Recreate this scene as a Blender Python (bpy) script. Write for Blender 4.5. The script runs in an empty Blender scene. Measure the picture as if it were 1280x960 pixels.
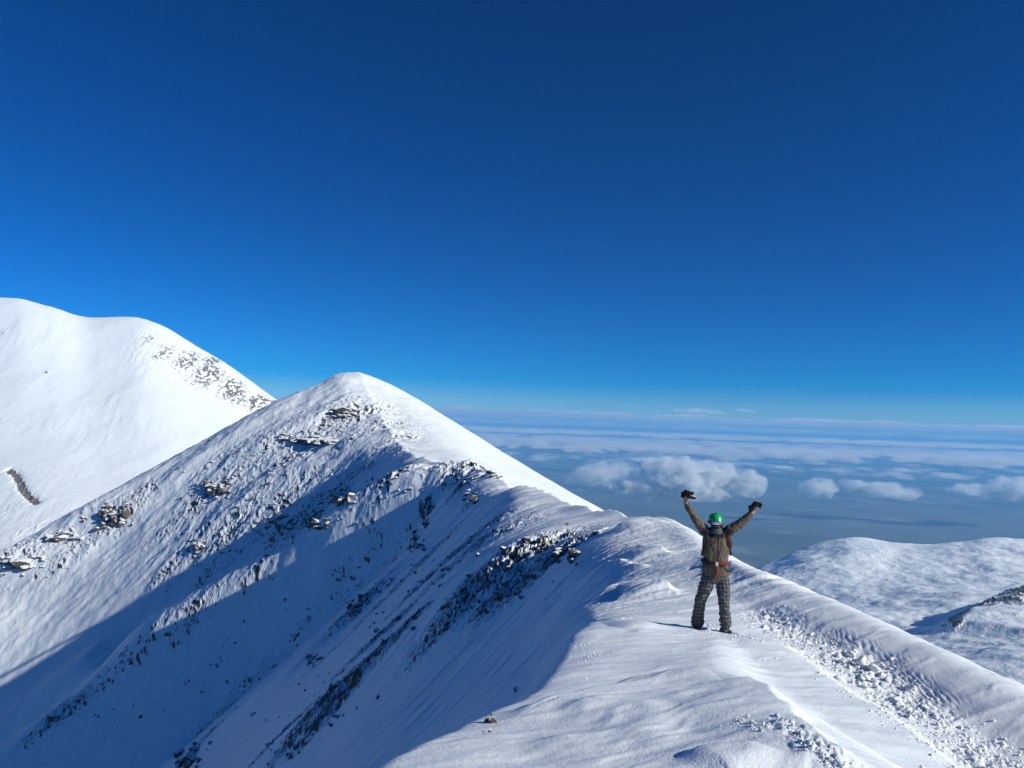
import bpy, bmesh, math, random
import numpy as np
from mathutils import Vector, Matrix

random.seed(7)
rng = np.random.default_rng(7)
scene = bpy.context.scene
col = scene.collection

# ------------------------------------------------------------------ camera
F = 928.0                         # focal length in photo pixels (1280 wide)
PITCH = math.atan(50 / F)
ROLL = math.radians(2.0)
_f = np.array([0, math.cos(PITCH), math.sin(PITCH)])
_r0 = np.array([1.0, 0, 0])
_u0 = np.array([0, -math.sin(PITCH), math.cos(PITCH)])
_r = math.cos(ROLL) * _r0 + math.sin(ROLL) * _u0
_u = -math.sin(ROLL) * _r0 + math.cos(ROLL) * _u0

def ray(u, v):
    return _r * ((u - 640) / F) + _u * ((480 - v) / F) + _f

def P(u, v, d):
    """world point that is seen at photo pixel (u, v) when it stands d metres ahead"""
    k = ray(u, v)
    return k * (d / k[1])

cam_data = bpy.data.cameras.new('camera')
cam_data.sensor_width = 36
cam_data.lens = 36 * F / 1280
cam_data.clip_start = 0.05
cam_data.clip_end = 500000
cam = bpy.data.objects.new('camera', cam_data)
col.objects.link(cam)
cam.matrix_world = Matrix(((_r[0], _u[0], -_f[0], 0), (_r[1], _u[1], -_f[1], 0), (_r[2], _u[2], -_f[2], 0), (0, 0, 0, 1)))
scene.camera = cam

# ------------------------------------------------------------------ light
SUN_AZ, SUN_EL = math.radians(113), math.radians(27)
sun_dir = Vector((math.sin(SUN_AZ) * math.cos(SUN_EL), math.cos(SUN_AZ) * math.cos(SUN_EL), math.sin(SUN_EL)))
sl = bpy.data.lights.new('sun', 'SUN')
sl.energy = 5.0
sl.angle = math.radians(0.53)
sl.color = (0.985, 1.0, 0.905)
so = bpy.data.objects.new('sun', sl)
so.rotation_euler = (-sun_dir).to_track_quat('-Z', 'Y').to_euler()
col.objects.link(so)

world = bpy.data.worlds.new('World')
scene.world = world
world.use_nodes = True
wn, wl = world.node_tree.nodes, world.node_tree.links
bg = wn['Background']
sky = wn.new('ShaderNodeTexSky')
sky.sky_type = 'NISHITA'
sky.sun_disc = False
sky.sun_elevation = SUN_EL
sky.sun_rotation = SUN_AZ
sky.altitude = 3100
sky.air_density = 1.0
sky.dust_density = 0.25
sky.ozone_density = 4.0
gam = wn.new('ShaderNodeGamma')
gam.inputs[1].default_value = 1.3
hsv = wn.new('ShaderNodeHueSaturation')
hsv.inputs['Hue'].default_value = 0.508
hsv.inputs['Saturation'].default_value = 1.6
hsv.inputs['Value'].default_value = 0.46
wl.new(sky.outputs[0], gam.inputs[0])
wl.new(gam.outputs[0], hsv.inputs['Color'])
tint = wn.new('ShaderNodeMix')
tint.data_type = 'RGBA'
tint.blend_type = 'MULTIPLY'
tint.inputs[0].default_value = 1.0
tint.inputs[7].default_value = (0.85, 0.93, 1.0, 1)
wl.new(hsv.outputs[0], tint.inputs[6])
wl.new(tint.outputs[2], bg.inputs[0])
bg.inputs[1].default_value = 0.11

vs = scene.view_settings
vs.view_transform = 'Standard'
vs.look = 'None'
vs.exposure = 0.04
vs.gamma = 1.0
vs.use_curve_mapping = False
scene.render.engine = 'CYCLES'
cy = scene.cycles
cy.use_denoising = True
try:
    cy.denoiser = 'OPENIMAGEDENOISE'
    cy.denoising_input_passes = 'RGB_ALBEDO_NORMAL'
except Exception:
    pass
cy.max_bounces = 8
cy.diffuse_bounces = 3
cy.glossy_bounces = 2
cy.transmission_bounces = 2
cy.volume_bounces = 5
cy.transparent_max_bounces = 8
cy.sample_clamp_indirect = 4
cy.use_adaptive_sampling = True
cy.adaptive_threshold = 0.02

# ------------------------------------------------------------------ noise
def _hash(ix, iy, seed):
    h = (ix.astype(np.int64) * 374761393 + iy.astype(np.int64) * 668265263 + seed * 974634213) & 0xFFFFFFFF
    h = ((h ^ (h >> 13)) * 1274126177) & 0xFFFFFFFF
    return (h ^ (h >> 16)) & 0xFFFF

_ga = np.arange(64) / 64 * 2 * np.pi
_gx, _gy = np.cos(_ga), np.sin(_ga)

def perlin(x, y, seed=0):
    x0 = np.floor(x); y0 = np.floor(y)
    fx = x - x0; fy = y - y0
    x0 = x0.astype(np.int64); y0 = y0.astype(np.int64)
    sx = fx * fx * fx * (fx * (fx * 6 - 15) + 10)
    sy = fy * fy * fy * (fy * (fy * 6 - 15) + 10)
    def g(dx, dy):
        k = _hash(x0 + dx, y0 + dy, seed) & 63
        return _gx[k] * (fx - dx) + _gy[k] * (fy - dy)
    a = g(0, 0); a = a + sx * (g(1, 0) - a)
    b = g(0, 1); b = b + sx * (g(1, 1) - b)
    return (a + sy * (b - a)) * 1.5

def fbm(x, y, octaves=4, seed=0, gain=0.5, lac=2.03):
    s = 0; a = 1.0; t = 0
    for o in range(octaves):
        s = s + a * perlin(x, y, seed + o * 17)
        t += a; a *= gain
        x = x * lac + 3.1; y = y * lac + 7.7
    return s / t

def ridged(x, y, octaves=4, seed=0, gain=0.5, lac=2.03):
    s = 0; a = 1.0; t = 0
    for o in range(octaves):
        s = s + a * (1 - np.abs(perlin(x, y, seed + o * 17)) * 1.6)
        t += a; a *= gain
        x = x * lac + 3.1; y = y * lac + 7.7
    return s / t

def cells(x, y, seed=0):
    """Worley F1, F2 and the random value of the nearest cell"""
    x0 = np.floor(x).astype(np.int64); y0 = np.floor(y).astype(np.int64)
    f1 = np.full(x.shape, 9.0); f2 = np.full(x.shape, 9.0); val = np.zeros(x.shape)
    for dx in (-1, 0, 1):
        for dy in (-1, 0, 1):
            cx, cy_ = x0 + dx, y0 + dy
            h1 = _hash(cx, cy_, seed) / 65535.0
            h2 = _hash(cx, cy_, seed + 5) / 65535.0
            d = np.hypot(cx + h1 - x, cy_ + h2 - y)
            near = d < f1
            f2 = np.where(near, f1, np.minimum(f2, d))
            val = np.where(near, (h1 * 7.13 + h2 * 3.7) % 1.0, val)
            f1 = np.where(near, d, f1)
    return f1, f2, val

def sstep(a, b, x):
    t = np.clip((x - a) / (b - a), 0, 1)
    return t * t * (3 - 2 * t)

def pchip_slopes(x, y):
    h = np.diff(x, axis=-1)
    d = np.diff(y, axis=-1) / h
    m = np.zeros_like(y)
    w1 = 2 * h[..., 1:] + h[..., :-1]
    w2 = h[..., 1:] + 2 * h[..., :-1]
    same = d[..., 1:] * d[..., :-1] > 0
    with np.errstate(divide='ignore', invalid='ignore'):
        hm = (w1 + w2) / (w1 / d[..., :-1] + w2 / d[..., 1:])
    m[..., 1:-1] = np.where(same, hm, 0)
    m[..., 0] = d[..., 0]
    m[..., -1] = d[..., -1]
    return m

def pchip_eval(x, y, m, q):
    i = np.clip(np.searchsorted(x, q) - 1, 0, len(x) - 2)
    h = x[i + 1] - x[i]
    t = (q - x[i]) / h
    tc = np.clip(t, 0, 1)
    t2, t3 = tc * tc, tc * tc * tc
    r = (2 * t3 - 3 * t2 + 1) * y[i] + (t3 - 2 * t2 + tc) * h * m[i] + (3 * t2 - 2 * t3) * y[i + 1] + (t3 - t2) * h * m[i + 1]
    r = r + np.where(t < 0, (q - x[0]) * m[0], 0) + np.where(t > 1, (q - x[-1]) * m[-1], 0)
    return r

class Field:
    """A height sheet lofted through cross-sections (each a row of X, Z points at one distance Y)."""
    def __init__(self, sections, rows, angles, off, kink=None):
        X = np.array([[p[0] for p in s[1]] for s in sections], float)
        Z = np.array([[p[1] for p in s[1]] for s in sections], float)
        D = np.array([[p[2] if len(p) > 2 else s[0] for p in s[1]] for s in sections], float)
        q = np.log(rows + off)
        nk = X.shape[1]
        cx = np.empty((len(rows), nk)); cz = np.empty((len(rows), nk))
        for k in range(nk):
            t = np.log(D[:, k] + off)
            cx[:, k] = pchip_eval(t, X[:, k], pchip_slopes(t, X[:, k]), q)
            cz[:, k] = pchip_eval(t, Z[:, k], pchip_slopes(t, Z[:, k]), q)
        self.rows, self.angles, self.off = rows, angles, off
        self.cx, self.cz = cx, cz
        self.X = (rows[:, None] + off) * angles[None, :]
        self.Y = np.repeat(rows[:, None], len(angles), 1)
        self.Z = np.empty_like(self.X)
        for i in range(len(rows)):
            x = np.maximum.accumulate(cx[i] + np.arange(nk) * 1e-5)
            self.Z[i] = pchip_eval(x, cz[i], pchip_slopes(x, cz[i]), self.X[i])
            if kink is not None and rows[i] > kink[1]:          # a sharp crest: each flank on its own
                c = kink[0]
                L = self.X[i] <= x[c]
                zl = pchip_eval(x[:c + 1], cz[i][:c + 1], pchip_slopes(x[:c + 1], cz[i][:c + 1]), self.X[i])
                zr = pchip_eval(x[c:], cz[i][c:], pchip_slopes(x[c:], cz[i][c:]), self.X[i])
                w = min(1.0, (rows[i] - kink[1]) / kink[1])
                self.Z[i] = self.Z[i] * (1 - w) + np.where(L, zl, zr) * w
        self.attr = {}
    def ctrl_x(self, k):
        return self.cx[:, k][:, None]
    def height(self, x, y):
        x, y = np.asarray(x, float), np.asarray(y, float)
        i = np.clip(np.interp(y, self.rows, np.arange(len(self.rows))), 0, len(self.rows) - 1.001)
        a = x / (y + self.off)
        j = np.clip(np.interp(a, self.angles, np.arange(len(self.angles))), 0, len(self.angles) - 1.001)
        i0, j0 = i.astype(int), j.astype(int)
        fi, fj = i - i0, j - j0
        Z = self.Z
        return (Z[i0, j0] * (1 - fi) * (1 - fj) + Z[i0 + 1, j0] * fi * (1 - fj) + Z[i0, j0 + 1] * (1 - fi) * fj + Z[i0 + 1, j0 + 1] * fi * fj)
    def hit(self, u, v, y0=2.0, y1=None, n=1500):
        """first point of the sheet met by the line of sight through a photo pixel"""
        k = ray(u, v)
        y = np.exp(np.linspace(math.log(y0), math.log(y1 or self.rows[-1]), n))
        x, z = k[0] / k[1] * y, k[2] / k[1] * y
        below = np.nonzero(z < self.height(x, y))[0]
        if len(below) == 0:
            return None
        i = max(below[0], 1)
        lo, hi = y[i - 1], y[i]
        for _ in range(24):
            mid = (lo + hi) / 2
            if k[2] / k[1] * mid < float(self.height(k[0] / k[1] * mid, mid)): hi = mid
            else: lo = mid
        return np.array([k[0] / k[1] * hi, hi, k[2] / k[1] * hi])
    def smooth(self, n=1):
        for _ in range(n):
            Z = self.Z
            Z[1:-1] = (Z[:-2] + 2 * Z[1:-1] + Z[2:]) / 4
            Z[:, 1:-1] = (Z[:, :-2] + 2 * Z[:, 1:-1] + Z[:, 2:]) / 4
    def build(self, name, material):
        nr, nc = self.X.shape
        me = bpy.data.meshes.new(name)
        n = nr * nc
        me.vertices.add(n)
        co = np.stack([self.X, self.Y, self.Z], -1).astype(np.float32).ravel()
        me.vertices.foreach_set('co', co)
        a = (np.arange(nr - 1)[:, None] * nc + np.arange(nc - 1)[None, :]).ravel()
        q = np.stack([a, a + 1, a + nc + 1, a + nc], -1).astype(np.int32).ravel()
        nf = len(a)
        me.loops.add(nf * 4)
        me.loops.foreach_set('vertex_index', q)
        me.polygons.add(nf)
        me.polygons.foreach_set('loop_start', np.arange(nf, dtype=np.int32) * 4)
        me.polygons.foreach_set('use_smooth', np.ones(nf, bool))
        me.update(calc_edges=True)
        for k, arr in self.attr.items():
            at = me.attributes.new(k, 'FLOAT', 'POINT')
            at.data.foreach_set('value', np.ascontiguousarray(arr, dtype=np.float32).ravel())
        me.materials.append(material)
        o = bpy.data.objects.new(name, me)
        col.objects.link(o)
        return o

def px_sections(table, depth=None):
    """sections measured on the photograph, turned into world points at their distance"""
    out = []
    for d, pts in table:
        ds = [d if depth is None else depth(d, pts, u) for u, v in pts]
        out.append((d, [(P(u, v, e)[0], P(u, v, e)[2], e) for (u, v), e in zip(pts, ds)]))
    return out

def seg_dist(px, py, a, b):
    """distance to the segment and position along it (0..1)"""
    dx, dy = b[0] - a[0], b[1] - a[1]
    L2 = dx * dx + dy * dy + 1e-9
    t = np.clip(((px - a[0]) * dx + (py - a[1]) * dy) / L2, 0, 1)
    return np.hypot(px - a[0] - t * dx, py - a[1] - t * dy), t

# ------------------------------------------------------------------ object helpers
def tag(o, label=None, cat=None, group=None, kind=None):
    if label: o['label'] = label
    if cat: o['category'] = cat
    if group: o['group'] = group
    if kind: o['kind'] = kind
    return o

def mesh_obj(name, verts, faces, material, parent=None, smooth=True):
    me = bpy.data.meshes.new(name)
    me.from_pydata([tuple(v) for v in verts], [], [tuple(f) for f in faces])
    me.polygons.foreach_set('use_smooth', np.full(len(me.polygons), smooth, bool))
    me.update()
    me.materials.append(material)
    o = bpy.data.objects.new(name, me)
    col.objects.link(o)
    if parent is not None:
        o.parent = parent
    return o

class NT:
    """small wrapper for building node trees"""
    def __init__(self, name):
        self.m = bpy.data.materials.new(name)
        self.m.use_nodes = True
        self.t = self.m.node_tree
        self.b = self.t.nodes.get('Principled BSDF')
        self.out = self.t.nodes.get('Material Output')
    def n(self, kind, **kw):
        x = self.t.nodes.new('ShaderNode' + kind)
        for k, v in kw.items():
            if k.startswith('i_'):
                x.inputs[k[2:].replace('_', ' ')].default_value = v
            else:
                setattr(x, k, v)
        return x
    def l(self, a, b):
        self.t.links.new(a, b)
    def math(self, op, a, b=None, c=None, clamp=False):
        x = self.n('Math', operation=op); x.use_clamp = clamp
        for i, v in enumerate((a, b, c)):
            if v is None: continue
            if isinstance(v, (int, float)): x.inputs[i].default_value = v
            else: self.l(v, x.inputs[i])
        return x.outputs[0]
    def mix(self, f, a, b):
        x = self.n('Mix', data_type='RGBA')
        for s, v in ((x.inputs[0], f), (x.inputs[6], a), (x.inputs[7], b)):
            if isinstance(v, (int, float)): s.default_value = v
            elif isinstance(v, tuple): s.default_value = v if len(v) == 4 else (*v, 1)
            else: self.l(v, s)
        return x.outputs[2]
    def ramp(self, f, a, b):
        x = self.n('MapRange', interpolation_type='SMOOTHSTEP')
        self.l(f, x.inputs[0]); x.inputs[1].default_value = a; x.inputs[2].default_value = b
        return x.outputs[0]
    def noise(self, vec, scale, detail=4, rough=0.55):
        x = self.n('TexNoise'); x.inputs['Scale'].default_value = scale
        x.inputs['Detail'].default_value = detail; x.inputs['Roughness'].default_value = rough
        if vec is not None: self.l(vec, x.inputs['Vector'])
        return x.outputs[0]
    def bump(self, h, strength, dist, normal=None):
        x = self.n('Bump'); x.inputs['Strength'].default_value = strength; x.inputs['Distance'].default_value = dist
        self.l(h, x.inputs['Height'])
        if normal is not None: self.l(normal, x.inputs['Normal'])
        return x.outputs[0]
# ------------------------------------------------------------------ snow and rock materials
def snow_rock_material(name, scale, rock_a, rock_b, snow=(0.86, 0.88, 0.9), fine=1.0):
    """snow with bare rock where the sheet carries the 'rock' attribute"""
    t = NT(name)
    tc = t.n('TexCoord').outputs['Object']
    at = t.n('Attribute', attribute_name='rock').outputs['Fac']
    n1 = t.noise(tc, scale, 5, 0.62)
    n2 = t.noise(tc, scale * 4.3, 4, 0.6)
    k = t.math('ADD', at, t.math('MULTIPLY', t.math('SUBTRACT', n1, 0.5), 0.9))
    mask = t.ramp(k, 0.42, 0.56)
    mask = t.math('MULTIPLY', mask, t.ramp(at, 0.02, 0.15))
    rock = t.mix(t.ramp(n2, 0.35, 0.65), rock_a, rock_b)
    sn = t.mix(t.ramp(n1, 0.3, 0.7), snow, tuple(c * 0.965 for c in snow))
    t.l(t.mix(mask, sn, rock), t.b.inputs['Base Color'])
    r = t.n('MapRange'); t.l(mask, r.inputs[0]); r.inputs[3].default_value = 0.6; r.inputs[4].default_value = 0.85
    t.l(r.outputs[0], t.b.inputs['Roughness'])
    t.b.inputs['Specular IOR Level'].default_value = 0.25
    h = t.math('ADD', n1, t.math('MULTIPLY', n2, 0.4))
    t.l(t.bump(h, 0.5 * fine, 0.35 / scale), t.b.inputs['Normal'])
    return t.m

def ridge_material():
    """the near sheet: fine grain close by, rock speckle on the face"""
    t = NT('ridge_snow')
    tc = t.n('TexCoord').outputs['Object']
    at = t.n('Attribute', attribute_name='rock').outputs['Fac']
    gr = t.n('Attribute', attribute_name='grain').outputs['Fac']
    n1 = t.noise(tc, 0.9, 5, 0.65)
    n2 = t.noise(tc, 5.0, 3, 0.6)
    k = t.math('ADD', at, t.math('MULTIPLY', t.math('SUBTRACT', n1, 0.5), 0.8))
    mask = t.math('MULTIPLY', t.ramp(k, 0.40, 0.52), t.ramp(at, 0.03, 0.16))
    rock = t.mix(t.ramp(n2, 0.35, 0.66), (0.055, 0.048, 0.042), (0.21, 0.165, 0.125))
    n3 = t.noise(tc, 0.35, 3, 0.5)
    sn = t.mix(t.ramp(n3, 0.35, 0.65), (0.86, 0.88, 0.905), (0.80, 0.825, 0.86))
    t.l(t.mix(mask, sn, rock), t.b.inputs['Base Color'])
    r = t.n('MapRange'); t.l(mask, r.inputs[0]); r.inputs[3].default_value = 0.55; r.inputs[4].default_value = 0.85
    t.l(r.outputs[0], t.b.inputs['Roughness'])
    t.b.inputs['Specular IOR Level'].default_value = 0.25
    g1 = t.noise(tc, 55, 3, 0.6)
    g2 = t.noise(tc, 14, 4, 0.6)
    hh = t.math('ADD', t.math('MULTIPLY', g1, 0.004), t.math('MULTIPLY', g2, 0.006))
    hh = t.math('MULTIPLY', hh, gr)
    far = t.math('MULTIPLY', t.math('ADD', n1, t.math('MULTIPLY', n2, 0.35)), t.math('SUBTRACT', 0.42, t.math('MULTIPLY', gr, 0.40)))
    far = t.math('MULTIPLY', far, t.math('ADD', 0.16, at))
    t.l(t.bump(t.math('ADD', hh, far), 1.0, 1.0), t.b.inputs['Normal'])
    return t.m

# ------------------------------------------------------------------ the ridge and the summit behind it
near = [
 (-2.0, [(-80, -76), (-22, -24), (-6, -8), (-2.6, -3.2), (-1.7, -1.95), (0.2, -1.55), (2.1, -1.6), (2.9, -2.0), (4.5, -2.5), (5.1, -2.36), (5.7, -2.33), (8, -3.3), (14, -6.5), (60, -36)]),
 (1.0,  [(-80, -76), (-22, -24), (-6, -8), (-2.2, -3.2), (-1.3, -2.0), (0.4, -1.62), (2.2, -1.72), (2.8, -2.15), (4.6, -2.66), (5.3, -2.5), (5.9, -2.46), (8, -3.4), (14, -6.6), (60, -36)]),
 (5.0,  [(-80, -76), (-22, -24), (-6, -8.2), (-1.7, -3.35), (-0.72, -2.33), (0.8, -2.22), (2.3, -2.09), (3.25, -2.50), (5.1, -2.98), (5.7, -2.87), (6.1, -2.82), (8, -3.7), (14, -6.8), (60, -37)]),
 (8.0,  [(-80, -76), (-22, -24), (-5, -8.2), (-0.6, -3.9), (0.48, -2.76), (1.35, -2.69), (2.3, -2.56), (3.3, -2.93), (5.15, -3.17), (5.75, -3.05), (6.15, -2.99), (8, -3.8), (14, -7), (60, -37)]),
 (11.3, [(-80, -76), (-22, -24.5), (-4, -8.1), (0.1, -4.3), (1.15, -3.2), (2.2, -3.04), (3.05, -3.09), (3.5, -3.16), (5.1, -3.28), (5.75, -3.11), (6.15, -3.05), (8, -3.95), (14, -7.2), (60, -38)]),
 (15.0, [(-82, -78), (-23, -26.5), (-4, -9.5), (0.6, -5.1), (1.9, -3.78), (2.8, -3.62), (3.6, -3.57), (4.2, -3.53), (4.8, -3.5), (5.5, -3.31), (6.15, -3.2), (8, -4.1), (14, -7.4), (60, -38)]),
 (20.0, [(-86, -82), (-25, -29), (-5, -11), (0.2, -6.4), (2.2, -4.65), (3.2, -4.32), (4.0, -4.1), (4.7, -3.95), (5.2, -3.82), (5.6, -3.68), (6.0, -3.48), (8, -4.4), (14, -7.8), (60, -39)]),
]
far_px = [
 (28,  [(-2300, 3300), (-300, 1620), (480, 985), (640, 845), (722, 757), (752, 731), (779, 715), (803, 704), (828, 696), (853, 690), (878, 685), (940, 716), (1130, 830), (2700, 1850)],),
 (40,  [(-1500, 2550), (-50, 1390), (460, 950), (600, 826), (684, 730), (711, 700), (735, 682), (757, 670), (782, 661), (806, 655), (832, 647), (872, 672), (1010, 760), (2260, 1560)]),
 (55,  [(-600, 1850), (200, 1150), (460, 885), (550, 787), (607, 730), (642, 700), (674, 680), (701, 667), (726, 657), (750, 649), (774, 641), (800, 660), (900, 722), (1500, 1100)]),
 (75,  [(-600, 1750), (150, 1120), (410, 872), (500, 782), (552, 728), (590, 692), (620, 670), (646, 655), (671, 644), (693, 637), (714, 631), (740, 650), (850, 717), (1400, 1050)]),
 (100, [(-500, 1600), (120, 1100), (380, 865), (470, 780), (530, 720), (570, 680), (600, 650), (622, 630), (640, 617), (655, 611), (668, 609), (695, 624), (800, 690), (1300, 1000)]),
 (130, [(-400, 1450), (110, 1080), (350, 870), (440, 788), (500, 728), (540, 686), (570, 654), (592, 632), (610, 617), (625, 611), (637, 609), (665, 622), (780, 692), (1250, 970)]),
 (160, [(-350, 1350), (100, 1040), (330, 850), (420, 770), (480, 712), (515, 675), (540, 642), (560, 618), (580, 601), (600, 592), (612, 589), (645, 604), (760, 672), (1200, 935)]),
 (180, [(-320, 1270), (90, 1015), (300, 860), (390, 786), (446, 736), (484, 699), (512, 668), (533, 642), (555, 616), (575, 599), (594, 588), (634, 600), (750, 667), (1200, 930)]),
 (200, [(-300, 1190), (60, 902), (240, 792), (330, 737), (390, 692), (440, 656), (480, 628), (510, 609), (535, 598), (555, 590), (573, 585), (620, 596), (740, 660), (1200, 925)]),
 (240, [(-350, 1150), (0, 945), (190, 815), (290, 743), (360, 690), (410, 650), (445, 622), (468, 602), (485, 587), (500, 575), (514, 567), (560, 571), (680, 625), (1150, 895)]),
 (280, [(-400, 1110), (-80, 925), (100, 815), (200, 747), (280, 693), (350, 646), (400, 614), (435, 590), (460, 572), (480, 560), (496, 551), (545, 555), (660, 610), (1130, 880)]),
 (320, [(-450, 1040), (-140, 875), (40, 775), (140, 715), (220, 663), (290, 618), (345, 586), (390, 562), (425, 545), (455, 533), (478, 526), (530, 533), (650, 592), (1100, 850)]),
 (360, [(-480, 970), (-170, 830), (10, 740), (110, 684), (190, 632), (255, 588), (320, 548), (370, 523), (410, 507), (440, 497), (461, 494), (520, 511), (640, 579), (1080, 832)]),
 (400, [(-500, 930), (-180, 790), (0, 692), (110, 630), (170, 598), (235, 562), (290, 531), (345, 503), (395, 482), (428, 467), (447, 465), (478, 477), (640, 572), (1080, 827)]),
 (450, [(-500, 945), (-180, 815), (0, 725), (110, 665), (170, 634), (235, 600), (290, 570), (345, 544), (395, 522), (425, 510), (445, 506), (520, 535), (640, 592), (1080, 837)]),
 (650, [(-500, 1000), (-180, 890), (0, 820), (110, 775), (170, 752), (235, 730), (290, 710), (345, 690), (395, 675), (425, 668), (445, 665), (520, 690), (640, 740), (1080, 900)]),
]
lo = np.log(np.array([0.5, 3.0, 130.0, 405.0, 650.0]) + 2.5)
rows = np.exp(np.concatenate([
    np.linspace(math.log(0.7), lo[1], 110, endpoint=False),
    np.linspace(lo[1], lo[2], 820, endpoint=False),
    np.linspace(lo[2], lo[3], 520, endpoint=False),
    np.linspace(lo[3], lo[4], 40)])) - 2.5
angles = np.concatenate([np.linspace(-2.6, -0.78, 120, endpoint=False), np.linspace(-0.78, 0.72, 1240, endpoint=False), np.linspace(0.72, 2.2, 100)])
SWING = ([20, 28, 40, 55, 75, 100, 130, 160, 180, 200, 240, 280, 320, 360, 400, 450, 650], [0, 2.5, 6, 10, 15, 20, 20, 8, 0, 0, -12, 8, 25, 48, 72, 85, 150])
def swing(d, pts, u):
    """the left shoulder of the summit and the stony rib come round towards the viewer"""
    span = 450 if d > 150 else 190
    t = min(1.4, max(0.0, (pts[10][0] - u) / span))
    return d - t * float(np.interp(d, *SWING))
R = Field(near + px_sections(far_px, swing), rows, angles, 2.5, kink=(10, 30.0))
R.smooth(1)
base = R.Z.copy()
X, Y = R.X, R.Y

def to_pts(pxs, **kw):
    return [p for p in (R.hit(u, v, **kw) for u, v in pxs) if p is not None]

def spur(pxs, h, w, sharp=1.0, **kw):
    """a raised rib (or trough, h < 0) along a line on the face"""
    pts = to_pts(pxs, **kw)
    ys = [p[1] for p in pts]; m = w * 4
    r = np.nonzero((rows > min(ys) - m) & (rows < max(ys) + m))[0]
    if len(r) == 0: return
    s = slice(r[0], r[-1] + 1)
    d = np.full(X[s].shape, 1e9); tt = np.zeros_like(d)
    for i, (a, b) in enumerate(zip(pts[:-1], pts[1:])):
        dd, t = seg_dist(X[s], Y[s], a, b)
        tt = np.where(dd < d, (i + t) / (len(pts) - 1), tt)
        d = np.minimum(d, dd)
    prof = np.exp(-np.abs(d / w) ** (1 + sharp))
    taper = np.sin(np.clip(tt * 0.9 + 0.05, 0, 1) * np.pi) ** 0.6
    R.Z[s] += h * prof * taper

# ribs and troughs of the face
spur([(540, 606), (480, 645), (420, 690), (330, 738), (210, 800), (90, 862), (20, 905)], 9.5, 10)
spur([(560, 600), (520, 632), (480, 662), (440, 694)], 3.0, 7)
spur([(535, 590), (480, 618), (430, 650), (380, 690)], 3.0, 8)
spur([(560, 600), (500, 650), (450, 690), (380, 735)], 3.0, 7)
spur([(490, 540), (400, 575), (330, 610), (250, 670)], 1.8, 8)
spur([(440, 500), (380, 530), (270, 590)], 2.0, 8)
spur([(330, 520), (220, 600), (150, 650), (60, 720)], 2.5, 9)
spur([(560, 655), (470, 745), (360, 850), (230, 950)], 2.2, 5)
spur([(650, 690), (560, 760), (450, 850), (330, 950)], 1.0, 3)
spur([(700, 660), (620, 720), (520, 800)], 0.7, 2.5)

# downhill direction for the streaks (left and towards the viewer)
wx, wy = -0.86, -0.51
A = (X * wx + Y * wy - 1.15 * base) / 1.5          # along the fall line, measured on the slope
B = X * -wy + Y * wx         # across it
dist = np.hypot(X, Y)
lat = X - R.ctrl_x(10)       # sideways from the crest
left = sstep(0.0, 1.0, -lat / (2 + 0.03 * Y))

# rocky areas: (u, v, radius px, strength)
blobs = [(405, 540, 45, .8), (440, 515, 40, .9), (350, 545, 40, .6), (300, 560, 30, .5), (480, 530, 30, .7), (500, 545, 18, .8), (510, 560, 14, .6),
 (270, 610, 35, .75), (310, 600, 30, .5), (250, 640, 25, .6), (145, 645, 26, 1.0), (90, 690, 22, .7), (60, 680, 16, .6), (25, 700, 22, .9), (10, 690, 18, .9),
 (120, 630, 14, .6), (240, 685, 20, .9), (290, 660, 35, .8), (340, 640, 40, .8), (390, 640, 45, .9), (440, 620, 40, .9), (480, 600, 30, .8), (400, 690, 30, .7), (360, 700, 30, .8),
 (520, 600, 30, .55), (550, 600, 30, .6), (590, 585, 25, 1.0), (575, 610, 25, .9), (530, 640, 22, 1.1), (520, 670, 20, 1.1), (560, 640, 30, .5), (600, 620, 18, .5),
 (470, 650, 30, .7), (440, 670, 30, .6), (350, 740, 30, .55), (300, 770, 30, .6), (230, 800, 30, .6), (160, 830, 26, .6), (100, 870, 24, .6), (40, 920, 24, .6),
 (600, 680, 40, .7), (650, 690, 40, .8), (700, 690, 28, .9), (660, 720, 30, .8), (560, 700, 34, .8), (510, 720, 34, .85), (450, 755, 26, 1.0), (520, 770, 26, .7),
 (590, 740, 34, .7), (630, 740, 20, .9), (480, 790, 28, .8), (440, 850, 28, .9), (400, 880, 26, .8), (350, 920, 24, .8), (235, 945, 26, 1.1), (270, 900, 26, .6), (410, 820, 22, .6), (380, 780, 24, .6), (330, 830, 22, .5), (540, 800, 20, .4)]
M = np.zeros_like(X)
for u, v, rad, st in blobs:
    p = R.hit(u, v)
    if p is None: continue
    rr = rad / F * p[1] * 1.25
    r = np.nonzero(np.abs(rows - p[1]) < rr * 5)[0]
    s = slice(r[0], r[-1] + 1)
    da = ((X[s] - p[0]) * wx + (Y[s] - p[1]) * wy) / (rr * 1.7)
    db = ((X[s] - p[0]) * -wy + (Y[s] - p[1]) * wx) / rr
    M[s] = np.maximum(M[s], st * np.exp(-(da * da + db * db)))
warp = fbm(X / 14, Y / 14, 3, 91) * 3
patch = sstep(-0.25, 0.35, fbm(A / 26 + warp * .1, B / 9, 4, 3))
M = np.clip(M * 1.0 * (0.72 + 0.4 * patch), 0, 1.2)
thin = left * sstep(35, 110, Y) * sstep(6, 14, -lat) * sstep(0.15, 0.5, fbm(A / 34, B / 8, 4, 21)) * 0.45 * (1 - sstep(255, 285, Y) * .85)   # scattered stones everywhere on the face
gsl = np.hypot(np.gradient(base, axis=0) / np.gradient(rows)[:, None], np.gradient(base, axis=1) / np.maximum(np.gradient(X, axis=1), 1e-6))
M = np.maximum(M * (1 - sstep(.85, 1.25, gsl) * sstep(140, 160, Y) * (.15 + .5 * sstep(-38, -52, X))), thin * (1 - sstep(.75, 1.1, gsl)))

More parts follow.
